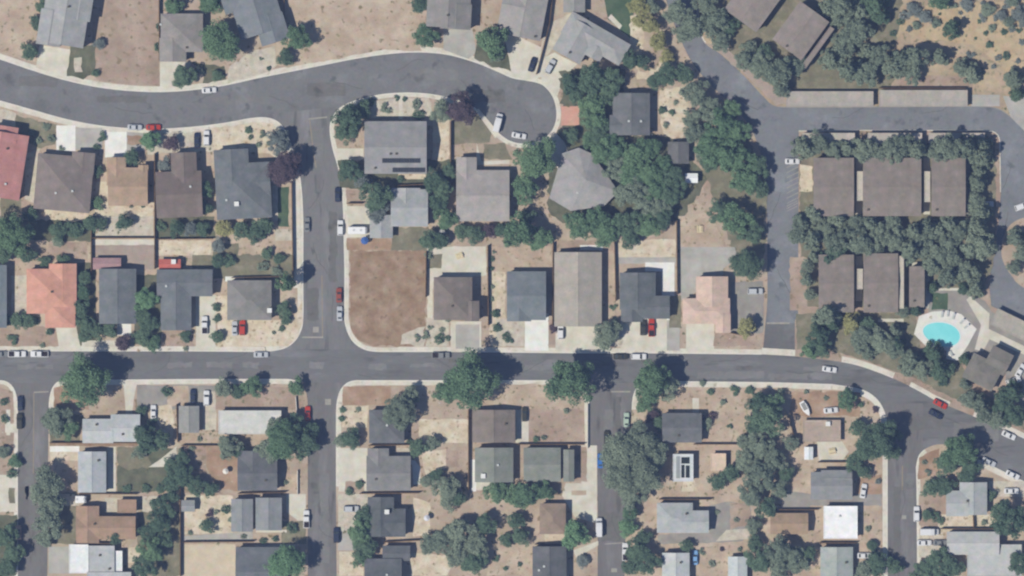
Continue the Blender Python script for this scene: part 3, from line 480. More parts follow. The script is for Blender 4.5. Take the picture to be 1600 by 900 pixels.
H('garden_shed', 'small bright white shed under the dense trees beside the condominium drive', None, (236,236,238), [(1070,271,1090,286,'gx')], 2.3, 0, 'S', [], 3, 'shed', garage=False)
# --- below the curved street
H('house', 'pinkish red roofed house cut by the left edge of the picture', 'pinkish red house at left edge', (190,136,136), [(-45,206,40,308,'gy'), (-20,196,22,240,'gx')], 4.6, -9, 'N', [('v',11,288),('d',14,233)], 0)
H('house', 'square brown-grey hipped house right of the pinkish red one', 'square brown-grey house', (134,126,128), [(57,243,145,330,'hx'), (110,236,146,270,'gy')], 3.8, -5, 'N', [('v',89,302),('v',115,299)], 1)
H('house', 'small tan-brown gabled house with white driveway below the curved street', 'small tan-brown gabled house', (172,149,133), [(170,262,232,322,'gx'), (168,246,198,290,'gy'), (217,258,233,300,'gy')], 3.5, 0, 'N', [('d',206,322)], 0)
H('house', 'dark brown house between the tan-brown and the slate house', 'dark brown house', (123,114,117), [(245,268,317,340,'gx'), (270,239,310,300,'gy')], 4.4, 2, 'N', [('v',299,292)], 1)
H('house', 'large slate grey house with white chimney on the corner of the side street', 'large slate corner house', (114,120,129), [(338,255,424,342,'hy'), (338,233,392,290,'gy'), (392,262,424,310,'gx')], 4.4, 3, 'N', [('w',371,319),('v',355,313)], 4)
# --- above the main street, west
H('house', 'blue-grey roof cut by the left edge above the main street', 'blue-grey roof at left edge', (128,137,146), [(-50,414,12,512,'gy')], 3.6, 0, 'S', [], 4)
H('house', 'salmon tiled hipped house with cream driveway near the left edge', 'salmon tiled house', (206,153,139), [(43,420,120,490,'hy'), (78,412,121,470,'gy'), (72,470,119,512,'hy')], 3.8, 0, 'S', [('d',83,456)], 0)
H('patio_cover', 'low pinkish mauve patio cover above the narrow slate house', None, (170,138,144), [(146,403,190,421,'gx')], 2.6, 0, 'S', [], 0, 'patio cover', open_sides=True)
H('house', 'narrow slate gabled house right of the salmon tiled one', 'narrow slate house', (115,121,130), [(156,420,214,506,'gy')], 3.8, 0, 'S', [('v',152,424)], 2)
H('garden_shed', 'small red roofed shed with a white corner behind the slate L-shaped house', None, (196,110,108), [(249,405,283,421,'gx')], 2.3, 0, 'S', [('w',272,409)], 3, 'shed', garage=False)
H('house', 'slate L-shaped house left of the white pickup driveway', 'slate L-shaped house', (116,122,131), [(246,421,333,463,'gx'), (252,440,300,516,'gy')], 3.7, 0, 'S', [('v',261,447)], 2)
H('house', 'plain grey hipped house beside the red car driveway', 'grey house beside red car', (136,136,138), [(356,438,425,500,'hx')], 4.0, 0, 'S', [('w',422,485)], 0)
# --- middle block
hs = H('house', 'big light grey house with two rows of solar panels', 'solar panel house', (149,150,154), [(570,190,667,272,'gx')], 4.8, 0, 'N', [('d',587,263),('d',611,241),('d',620,241)], 2)
ro = [c for c in hs.children if c.name.startswith('roof')][0]
v, f = box_vf(-0.82, -0.72, 0, 0.82, 0.72, 0.06); ME_SOLAR = mesh('solar_panel', v, f, M_CELL)
for x0, n, y in ((598, 7, 251.5), (614, 6, 266)):
    for k in range(n):
        px = x0 + 4 + k*8.5; ly = (231-y)*S
        link('solar_panel', ME_SOLAR, ro, ((px-618.5)*S, ly, roof_z('gx', -9.7, -8.2, 9.7, 8.2, 4.8, PITCH, 0, ly) + 0.14)).rotation_euler = (math.atan(PITCH), 0, 0)
H('house', 'pale grey house with lower wing beside the white trailer', 'pale grey house by white trailer', (165,168,171), [(611,296,669,354,'gx'), (578,336,614,372,'gy', 2.8), (612,294,657,320,'gy')], 3.2, 0, 'W', [], 3)
H('house', 'square warm light grey house right of the solar panel house', 'square warm light grey house', (164,160,160), [(713,266,796,346,'gx'), (713,246,745,300,'gy')], 3.6, 0, 'N', [], 0)
H('house', 'many-sided light grey tent-roofed house in the middle of tall trees', 'many-sided tent-roofed house', (160,159,161), [(862,238,957,328,'hx')], 3.4, 0, 'W', [('v',902,275),('v',902,301)], 2, poly=[(878,240),(904,231),(924,240),(950,276),(966,300),(944,322),(892,330),(858,310)])
H('house', 'brown-grey house right of the bare vacant lot', 'brown-grey house beside vacant lot', (129,122,123), [(678,433,738,500,'hy'), (726,470,749,502,'gy')], 4.4, 0, 'S', [('d',707,478)], 1)
H('house', 'blue-grey gabled house with bright white driveway', 'blue-grey house with white driveway', (122,130,139), [(792,424,853,500,'gx'), (792,450,830,502,'gy')], 3.8, 0, 'S', [], 4)
H('house', 'long beige-grey gabled house running down to the main street', 'long beige-grey gabled house', (168,162,156), [(866,394,940,510,'gy')], 3.4, 0, 'S', [], 0)
H('house', 'dark slate cross-gabled house above the red pickup', 'dark slate house above red pickup', (108,114,123), [(968,426,1024,484,'gy'), (985,462,1046,498,'gx'), (970,470,1004,503,'gy')], 3.8, 0, 'S', [], 2)
H('house', 'peach tiled house beside the condominium entrance', 'peach tiled house', (206,181,168), [(1066,466,1140,506,'hx'), (1087,432,1137,480,'gy'), (1117,490,1141,520,'gy')], 3.8, 0, 'S', [], 0)
# --- condominiums
CON = (139,131,130)
H('condominium', 'mauve-grey condominium turned diagonally at the top right', 'diagonal condominium', (145,137,136), [(1222,12,1278,86,'gy'), (1283,16,1291,92,'f', 4.4)], 5.0, -36, 'S', [('d',1228,73)], 1, 'apartment block', 0.12, 'condominium blocks')
H('condominium', 'mauve-grey condominium cut by the top edge left of the diagonal one', 'condominium at top edge', (145,137,136), [(1150,-45,1212,42,'gy')], 5.6, -36, 'S', [], 1, 'apartment block', 0.12, 'condominium blocks')
H('carport', 'left long beige carport along the top of the condominium drive', 'left long beige carport', (172,166,160), [(1228,143,1364,167,'f')], 2.6, 0, 'S', [], 0, 'carport', group='carports', open_sides=True)
H('carport', 'right long beige carport along the top of the condominium drive', 'right long beige carport', (172,166,160), [(1373,141,1511,167,'f')], 2.6, 0, 'S', [], 0, 'carport', group='carports', open_sides=True)
for i, (x0, x1, w) in enumerate(((1253,1335,'left'), (1355,1440,'middle'), (1450,1538,'right'))):
    H('carport', w + ' narrow beige carport along the bottom of the condominium drive', None, (182,175,168), [(x0,208,x1,224,'f')], 2.6, 0, 'N', [], 0, 'carport', group='carports', open_sides=True)
for x0, y0, x1, y1, w, ref in ((1270,247,1333,338,'left mauve-grey block of the upper condominium row','left upper condominium'), (1347,247,1438,338,'wide middle mauve-grey block of the upper condominium row','wide middle condominium'), (1454,247,1507,338,'right mauve-grey block of the upper condominium row','right upper condominium'), (1278,398,1333,488,'left mauve-grey block of the lower condominium row','left lower condominium'), (1348,396,1402,488,'middle mauve-grey block of the lower condominium row','middle lower condominium'), (1419,416,1443,480,'narrow right mauve-grey block of the lower condominium row','narrow lower condominium')):
    H('condominium', w, ref, CON, [(x0,y0,x1,y1,'gx')], 4.6, 0, 'S', [('d',x0+8,y1-10)], 1, 'apartment block', 0.09, 'condominium blocks', garage=False)
H('carport', 'diagonal beige carport by the condominium car park at the right edge', 'diagonal carport at right edge', (172,166,158), [(1548,497,1625,525,'f')], 2.6, -26, 'N', [], 0, 'carport', group='carports', open_sides=True)
H('clubhouse', 'grey clubhouse turned diagonally below the swimming pool', 'clubhouse', (128,126,126), [(1508,560,1560,602,'hx'), (1530,536,1566,572,'gx')], 4.0, -27, 'N', [], 1, 'clubhouse', 0.15, garage=False)
# --- lower blocks, first
H('house', 'whitish grey low house below the big street tree at left', 'whitish house below street tree', (186,190,193), [(130,654,178,692,'gx'), (174,647,220,690,'gx')], 3.2, 0, 'W', [('d',152,663),('d',193,678)], 3)
H('garage', 'small grey garage with a rounded sheen roof beside the dark blue car', 'small grey garage', (150,151,152), [(280,634,312,676,'gy')], 2.8, 0, 'N', [], 3, 'garage')
H('house', 'long white flat-roofed house below the pair of street trees', 'long white flat-roofed house', (204,204,200), [(342,641,440,678,'f')], 3.2, 0, 'N', [], 3)
H('house', 'pale bluish metal-roofed house above the brown L-shaped one', 'pale bluish metal-roofed house', (176,181,186), [(123,705,167,769,'gy')], 3.3, 0, 'W', [('d',155,719)], 3)
H('house', 'brown tile L-shaped house at lower left', 'brown L-shaped house', (165,140,126), [(120,806,213,842,'gx'), (120,790,156,848,'gy'), (184,780,214,801,'f', 2.7)], 3.4, 0, 'W', [('d',149,818)], 1)
H('house', 'light grey flat house with small dark solar panels at bottom left', 'light grey house at bottom left', (178,181,184), [(139,852,180,900,'f'), (137,893,206,930,'f', 3.3)], 3.1, 0, 'W', [('d',157,867),('d',172,888)], 3)
H('garage', 'bright white flat garage roof beside the light grey house at bottom left', None, (228,230,230), [(109,850,139,895,'f')], 3.0, 0, 'W', [], 3, 'garage')
H('patio_cover', 'narrow bright white patio cover on the right of the light grey bottom-left house', None, (226,228,228), [(180,860,192,894,'f')], 2.6, 0, 'E', [], 3, 'patio cover', open_sides=True)
H('house', 'dark slate house with reddish dirt yard left of the lower street', 'dark slate house by reddish yard', (108,112,122), [(372,712,434,766,'gx'), (372,704,420,740,'gy')], 3.4, 0, 'E', [('d',416,750)], 2)
H('garden_shed', 'small grey shed in the cream gravel yard', None, (150,152,156), [(284,781,305,799,'gx')], 2.4, 0, 'S', [], 2, 'shed', garage=False)
H('house', 'mid grey house with cream gravel yard on its left', 'grey house with gravel yard', (142,146,152), [(362,779,396,830,'gy'), (400,777,441,828,'gy')], 3.4, 0, 'E', [], 3)
H('house', 'dark slate house at the bottom edge right of the beige yard', 'slate house right of beige yard', (112,118,128), [(369,854,440,930,'gx')], 3.4, 0, 'E', [], 2)
# --- lower blocks, second
H('house', 'dark slate house beside the round olive tree below the main street', 'slate house beside olive tree', (110,114,123), [(577,640,632,692,'hx')], 3.4, 0, 'W', [('v',605,664),('v',633,680)], 2)
H('house', 'grey stepped house with whitish driveway and curved white path', 'grey stepped house', (134,135,139), [(573,712,642,766,'gx'), (575,700,608,740,'gy')], 3.4, 0, 'W', [('d',588,748)], 2)
H('house', 'brown-grey flat rectangular house with fenced tan yard on its left', 'brown-grey rectangular house', (134,126,126), [(738,640,805,691,'gy')], 3.2, 0, 'E', [('d',790,662)], 1)
H('house', 'greenish grey house, left one of the matching pair', 'left greenish grey house', (134,139,137), [(742,699,802,753,'gy')], 3.4, 0, 'S', [('v',778,726),('w',755,743)], 2)
H('house', 'greenish grey house, right one of the matching pair', 'right greenish grey house', (135,140,138), [(818,699,876,752,'gx'), (880,702,897,752,'gy')], 3.4, 0, 'E', [], 2)
H('house', 'dark slate house with white roof cooler left of the gravel patch', 'dark slate house with roof cooler', (100,106,116), [(575,776,616,838,'gy'), (600,794,634,838,'gx')], 3.6, 0, 'W', [('w',605,799)], 2)
H('house', 'dark slate house at the bottom edge below the one with roof cooler', 'dark slate house at bottom edge', (106,111,121), [(570,872,628,935,'gx'), (598,852,641,876,'gx', 2.8)], 3.5, 0, 'W', [('v',605,897)], 2)
H('house', 'small brown hipped house above the bright green tree', 'small brown hipped house', (150,134,126), [(843,786,884,834,'hy')], 3.2, 0, 'E', [], 1)
H('house', 'dark slate square house at the bottom beside the bright green tree', 'dark square house at bottom', (104,108,118), [(832,853,885,925,'gy')], 3.5, 0, 'E', [('v',850,884),('v',842,890)], 2)
# --- lower blocks, third
H('house', 'dark slate house right of the big tree on the third lower street', 'slate house right of big tree', (112,116,125), [(1034,645,1096,691,'gx')], 3.3, 0, 'W', [('d',1060,680)], 2)
k2 = H('garage', 'small flat roof with white border and dark skylights', 'white bordered flat roof', (206,210,212), [(1051,709,1083,752,'f')], 3.0, 0, 'W', [], 3, 'garage', garage=False)
ro = [c for c in k2.children if c.name.startswith('roof')][0]
v, f = box_vf(-2.2, -1.4, 0, 2.2, 1.4, 0.12)
for i, (x0, y0, x1, y1) in enumerate(((1056,713,1062,747), (1064,714,1077,724), (1064,726,1069,746), (1071,727,1077,746))):
    v, f = box_vf((x0-1067)*S, (730.5-y1)*S, 2.83, (x1-1067)*S, (730.5-y0)*S, 2.98 + 0.01*i); link('skylight', mesh('skylight', v, f, M_GLASS if i else plain('grey_roof_felt', (150,156,160))), ro)
H('garden_shed', 'small peach square shed right of the white bordered flat roof', None, (216,192,172), [(1110,708,1134,736,'f')], 2.6, 0, 'S', [], 1, 'shed', garage=False)
H('house', 'light grey hipped house with curved grey driveway', 'light grey house with curved driveway', (172,176,179), [(1026,785,1082,832,'hx'), (1060,797,1107,832,'gx')], 3.4, 0, 'W', [('d',1072,802)], 3)
H('house', 'whitish gabled house at the bottom edge left of the light blue car', 'whitish house at bottom', (188,192,194), [(1034,863,1077,930,'gy')], 3.3, 0, 'W', [('d',1063,878)], 3)
H('garden_shed', 'whitish shed at the bottom edge right of the light blue car', None, (190,196,198), [(1137,869,1167,925,'gy')], 2.8, 0, 'S', [], 3, 'shed')
H('house', 'grey house with paler upper half above the bright white roof', 'grey house above white roof', (142,145,150), [(1266,737,1331,780,'gx'), (1282,734,1330,760,'gx')], 3.2, 0, 'E', [], 2)
H('house', 'square house with bright white flat roof', 'bright white flat-roofed house', (240,240,240), [(1286,790,1339,841,'f')], 3.3, 0, 'E', [('v',1311,806)], 3)
H('house', 'tan-brown low house left of the bright white flat roof', 'tan house left of white roof', (166,144,128), [(1203,801,1262,834,'gx')], 3.2, 0, 'E', [], 1)
H('house', 'pale greenish grey house below the bright white flat roof', 'greenish grey house at bottom right', (164,171,170), [(1281,854,1332,925,'gy')], 3.3, 0, 'E', [('d',1321,878)], 3)
H('garage', 'low tan flat-roofed garage with clutter in its dirt yard', 'low tan garage with cluttered yard', (176,160,150), [(1254,656,1313,690,'f')], 2.2, 0, 'N', [('w',1293,662)], 1, 'garage')
H('garden_shed', 'small white shed beside the cream patio below the low tan garage', None, (226,228,230), [(1256,698,1270,718,'gy')], 2.3, 0, 'S', [], 3, 'shed', garage=False)
H('house', 'light grey house in the lower right corner block, upper one', 'upper light grey house at right', (172,176,178), [(1498,753,1541,804,'gy'), (1477,766,1512,806,'gx')], 3.5, 0, 'W', [('d',1510,782)], 3)
H('house', 'large pale grey stepped house in the lower right corner', 'large pale house in lower right corner', (186,188,188), [(1478,830,1560,866,'gx'), (1510,850,1595,900,'f', 3.3)], 3.6, 0, 'W', [], 3)
for x0, y0, x1, y1, w in ((1338,268,1347,314,'left upper'), (1443,268,1452,316,'right upper'), (1338,420,1347,452,'left lower'), (1404,400,1411,482,'right lower')):  # added pale roofs, raised above the shadowed ground walkways so the gaps catch sun
    H('walkway_roof', 'narrow pale walkway roof in the %s gap between condominium blocks' % w, None, (196,188,176), [(x0,y0,x1,y1,'f')], 4.3, 0, 'S', [], 0, 'walkway roof', group='walkway roofs between the condominiums', open_sides=True)
# ------------------------------------------------------------------ what singles a thing out: the landmark beside it
LAND += [('swimming pool',1470,522,45,36), ('vacant lot',605,465,60,75), ('cul-de-sac',815,168,52,52), ('big dirt lot',555,45,100,55), ('sandy hillside',1500,50,90,50), ('entrance apron',1215,530,20,20)]
def where(x, y):
    best = min(LAND, key=lambda l: max(abs(x-l[1])-l[3], 0)**2 + max(abs(y-l[2])-l[4], 0)**2 + 0.02*((x-l[1])**2 + (y-l[2])**2))
    dx, dy = (x-best[1])/max(best[3], 1), (y-best[2])/max(best[4], 1)
    h = 'left' if dx < 0 else 'right'; v = 'above' if dy < 0 else 'below'
    if abs(dx) < 0.55 and abs(dy) < 0.55: d = 'over'
    elif abs(dx) > 2.0*abs(dy): d = h + ' of'
    elif abs(dy) > 2.0*abs(dx): d = v
    else: d = ('upper ' if dy < 0 else 'lower ') + h + ' of'
    return d, best[0], math.hypot(x-best[1], y-best[2])
ORD = ['nearest', 'second', 'third', 'fourth', 'fifth', 'sixth', 'seventh', 'eighth', 'ninth', 'tenth', 'eleventh', 'twelfth']
PENDING = []
def name_by_place(o, what, noun, x, y): PENDING.append((o, what, noun, x, y))
def settle_labels():
    seen = {}
    for o, what, noun, x, y in PENDING:
        d, ref, dist = where(x, y); seen.setdefault((what, noun, d, ref), []).append((dist, o))
    for (what, noun, d, ref), lst in seen.items():
        lst.sort(key=lambda t: t[0])
        for k, (_, o) in enumerate(lst):
            if len(lst) == 1: o['label'] = '%s %s %s the %s' % (what, noun, d, ref)
            else: o['label'] = '%s %s, %s one %s the %s' % (what, noun, ORD[k] if k else 'nearest', d, ref)
            if len(o['label'].replace('-', ' ').split()) > 16: o['label'] = o['label'].replace(' one ', ' ').replace(' the ', ' ')

# ------------------------------------------------------------------ trees
RND = random.Random(11); NPR = np.random.RandomState(5)
M_BARK = nmat('bark', [(88,76,66), (108,94,82)], (1.5, 8), 0.95, 0.3, 0.1)
def leaf_mat(key, rgb, rgb2):
    if key in MATS: return MATS[key]
    m = bpy.data.materials.new(key); m.use_nodes = True; t = m.node_tree; N = t.nodes; L = t.links
    b = N['Principled BSDF']; b.inputs['Roughness'].default_value = 0.7; b.inputs['Specular IOR Level'].default_value = 0.25
    oi = N.new('ShaderNodeObjectInfo'); ge = N.new('ShaderNodeNewGeometry')
    r = N.new('ShaderNodeValToRGB'); r.color_ramp.elements[0].color = rgb + (1,); r.color_ramp.elements[1].color = rgb2 + (1,)
    ad = N.new('ShaderNodeMath'); ad.operation = 'MULTIPLY_ADD'; ad.inputs[1].default_value = 0.50
    hf = N.new('ShaderNodeMath'); hf.operation = 'MULTIPLY'; hf.inputs[1].default_value = 0.50
    L.new(ge.outputs['Random Per Island'], hf.inputs[0]); L.new(oi.outputs['Random'], ad.inputs[0]); L.new(hf.outputs[0], ad.inputs[2])
    L.new(ad.outputs[0], r.inputs[0]); L.new(r.outputs[0], b.inputs['Base Color'])
    tr = N.new('ShaderNodeBsdfTranslucent'); L.new(r.outputs[0], tr.inputs['Color'])
    mx = N.new('ShaderNodeMixShader'); mx.inputs[0].default_value = 0.15; L.new(b.outputs[0], mx.inputs[1]); L.new(tr.outputs[0], mx.inputs[2])
    L.new(mx.outputs[0], N['Material Output'].inputs['Surface'])
    MATS[key] = m; return m
TONES = {  # leaf colours (albedo range) and the word for them
 'd': (leaf_mat('leaf_dark_green', (0.052,0.096,0.058), (0.126,0.190,0.106)), 'dark green'),
 'g': (leaf_mat('leaf_green', (0.066,0.126,0.066), (0.156,0.246,0.122)), 'green'),
 'o': (leaf_mat('leaf_dusty_green', (0.112,0.150,0.104), (0.235,0.280,0.188)), 'dusty grey-green'),
 'b': (leaf_mat('leaf_blue_green', (0.120,0.146,0.132), (0.210,0.240,0.208)), 'bluish green'),
 'p': (leaf_mat('leaf_purple', (0.060,0.044,0.052), (0.120,0.082,0.090)), 'dark purple'),
 'y': (leaf_mat('leaf_yellow_green', (0.215,0.220,0.085), (0.350,0.335,0.140)), 'yellow-green'),
 'l': (leaf_mat('leaf_bright_green', (0.092,0.180,0.090), (0.180,0.300,0.145)), 'bright green'),
}
def leaves(pts, nrm, size, rs):
    """one small quad per point, facing roughly along the given normal"""
    n = len(pts); nr = nrm + rs.normal(0, 0.85, (n, 3)); nr /= np.linalg.norm(nr, axis=1)[:, None] + 1e-9
    a = np.cross(nr, rs.normal(0, 1, (n, 3))); a /= np.linalg.norm(a, axis=1)[:, None] + 1e-9; b = np.cross(nr, a)
    sz = size * rs.uniform(0.6, 1.35, (n, 1)); a *= sz; b *= sz * 0.62
    q = np.stack([pts - a, pts + b*0.9 - a*0.1, pts + a, pts - b], 1)
    return q.reshape(-1, 3)
def crown_mesh(key, r, h, seed, dens, leaf, style='round'):
    """foliage of radius r and height h from z = 0, as leaf clumps on lobes spread through an uneven volume"""
    rs = np.random.RandomState(seed); P_, N_ = [], []
    if style == 'cone':
        k = 10; cl = []
        for i in range(k):
            t = i / (k - 1); rr = r * (1.0 - 0.80*t); m = max(2, int(9 * (1-t)) + 2)
            for j in range(m):
                a = 2*math.pi*(j + rs.uniform(-.3, .3))/m; q = rr * rs.uniform(0.40, 0.95)
                cl.append((q*math.cos(a), q*math.sin(a), h*(0.06 + 0.86*t), r*rs.uniform(0.13, 0.30)*(1.0 - 0.5*t)))
    else:
        k = int(18 + 60 * min(1.0, r/7)); cl = []
        ph = rs.uniform(0, 6.3, 3); am = rs.uniform(0.06, 0.16, 3)
        for i in range(k):
            u = rs.uniform(-0.35, 1.0); a = rs.uniform(0, 6.283); w = math.sqrt(max(0, 1-u*u))
            lob = 1 + am[0]*math.sin(2*a+ph[0]) + am[1]*math.sin(3*a+ph[1]) + am[2]*math.sin(5*a+ph[2])
            q = rs.uniform(0.45, 0.90) * lob
            cl.append((r*w*q*math.cos(a), r*w*q*math.sin(a), h*(0.46 + 0.44*u*rs.uniform(0.55, 1.15)), r*rs.uniform(0.14, 0.30)*(1.25 if r < 3 else 1.0)))
    tot = sum(c[3]**2 for c in cl); n_all = int(dens)
    for x, y, z, cr in cl:
        n = max(20, int(n_all * cr*cr / tot))
        d = rs.normal(0, 1, (n, 3)); d /= np.linalg.norm(d, axis=1)[:, None]; d[:, 2] = np.where(d[:, 2] < -0.25, -d[:, 2], d[:, 2])
        rad = cr * rs.uniform(0.62, 1.12, (n, 1)); P_.append(np.array([x, y, z]) + d * rad * np.array([1, 1, 0.8])); N_.append(d + np.array([0, 0, 0.35]))
    p = np.concatenate(P_); nn = np.concatenate(N_); v = leaves(p, nn, leaf, rs)
    me = bpy.data.meshes.new(key); nq = len(v)//4
    me.vertices.add(len(v)); me.vertices.foreach_set('co', v.astype(np.float32).ravel())
    me.loops.add(nq*4); me.loops.foreach_set('vertex_index', np.arange(nq*4, dtype=np.int32))
    me.polygons.add(nq); me.polygons.foreach_set('loop_start', np.arange(0, nq*4, 4, dtype=np.int32)); me.polygons.foreach_set('loop_total', np.full(nq, 4, dtype=np.int32))
    me.update(calc_edges=True); me.materials.append(TONES['g'][0])
    return me
def trunk_mesh(key, r, h, seed):
    rs = random.Random(seed); th = h*0.55; tr = 0.028*h + 0.05
    parts = [tube_vf((0,0,-0.3), (0,0,th*0.55), tr, tr*0.75, 8), tube_vf((0,0,th*0.5), (rs.uniform(-.1,.1)*r, rs.uniform(-.1,.1)*r, h*0.8), tr*0.75, tr*0.2, 7)]
    for k in range(5):
        a = k*1.257 + rs.uniform(-.4, .4)
        parts.append(tube_vf((0,0,th*rs.uniform(0.4, 0.6)), (math.cos(a)*r*0.62, math.sin(a)*r*0.62, h*rs.uniform(0.5, 0.72)), tr*0.5, tr*0.12, 6))
    v, f = join_vf(parts); return mesh(key, v, f, M_BARK)
LIB = {}
def lib(cls, r, h, n, dens, leaf, style='round', low=0.28):
    LIB[cls] = (r, h, [(crown_mesh('crown', r, h*(1-low), 100*len(LIB)+i, dens, leaf, style), trunk_mesh('trunk', r, h, 7*i+len(LIB)), h*low) for i in range(n)])
lib('shrub', 1.4, 1.9, 4, 700, 0.17, low=0.06)
lib('small', 2.6, 5.0, 4, 2200, 0.21, low=0.22)
lib('medium', 4.2, 8.4, 6, 5200, 0.25, low=0.26)
lib('large', 7.4, 14.0, 6, 13000, 0.30, low=0.26)
lib('cone', 3.6, 10.0, 5, 5200, 0.23, 'cone', low=0.10)
def tree(x, y, r_px, tone, style=None, hk=1.0, group=None):
    r = r_px * S
    cls = 'shrub' if r < 1.9 else 'small' if r < 3.2 else 'medium' if r < 5.4 else 'large'
    if style == 'cone' and r > 1.9: cls = 'cone'
    r0, h0, var = LIB[cls]; cr, tk, z0 = RND.choice(var); X, Y = P(x, y)
    nm = 'shrub' if cls == 'shrub' else 'pine_tree' if cls == 'cone' else 'tree'
    root = link(nm, None, None, (X, Y, ZB - 0.01), RND.uniform(0, 6.283))
    k = r / r0; kz = k * hk * RND.uniform(0.9, 1.08)
    root.scale = (k * RND.uniform(0.95, 1.06), k * RND.uniform(0.95, 1.06), kz)
    link('trunk', tk, root); link('crown', cr, root, (0, 0, z0), None, TONES[tone][0])
    size = {'shrub': 'low', 'small': 'small', 'medium': 'medium-sized', 'large': 'large', 'cone': 'tall'}[cls]
    cat = 'shrub' if cls == 'shrub' else 'tree'
    tag(root, None, cat, group or {'shrub': 'shrubs in the yards', 'cone': 'pines around the condominiums'}.get(cls, 'trees of the neighbourhood'))
    name_by_place(root, '%s %s' % (size, TONES[tone][1]), {'shrub': 'shrub', 'cone': 'pine'}.get(cls, 'tree'), x, y)
    return root
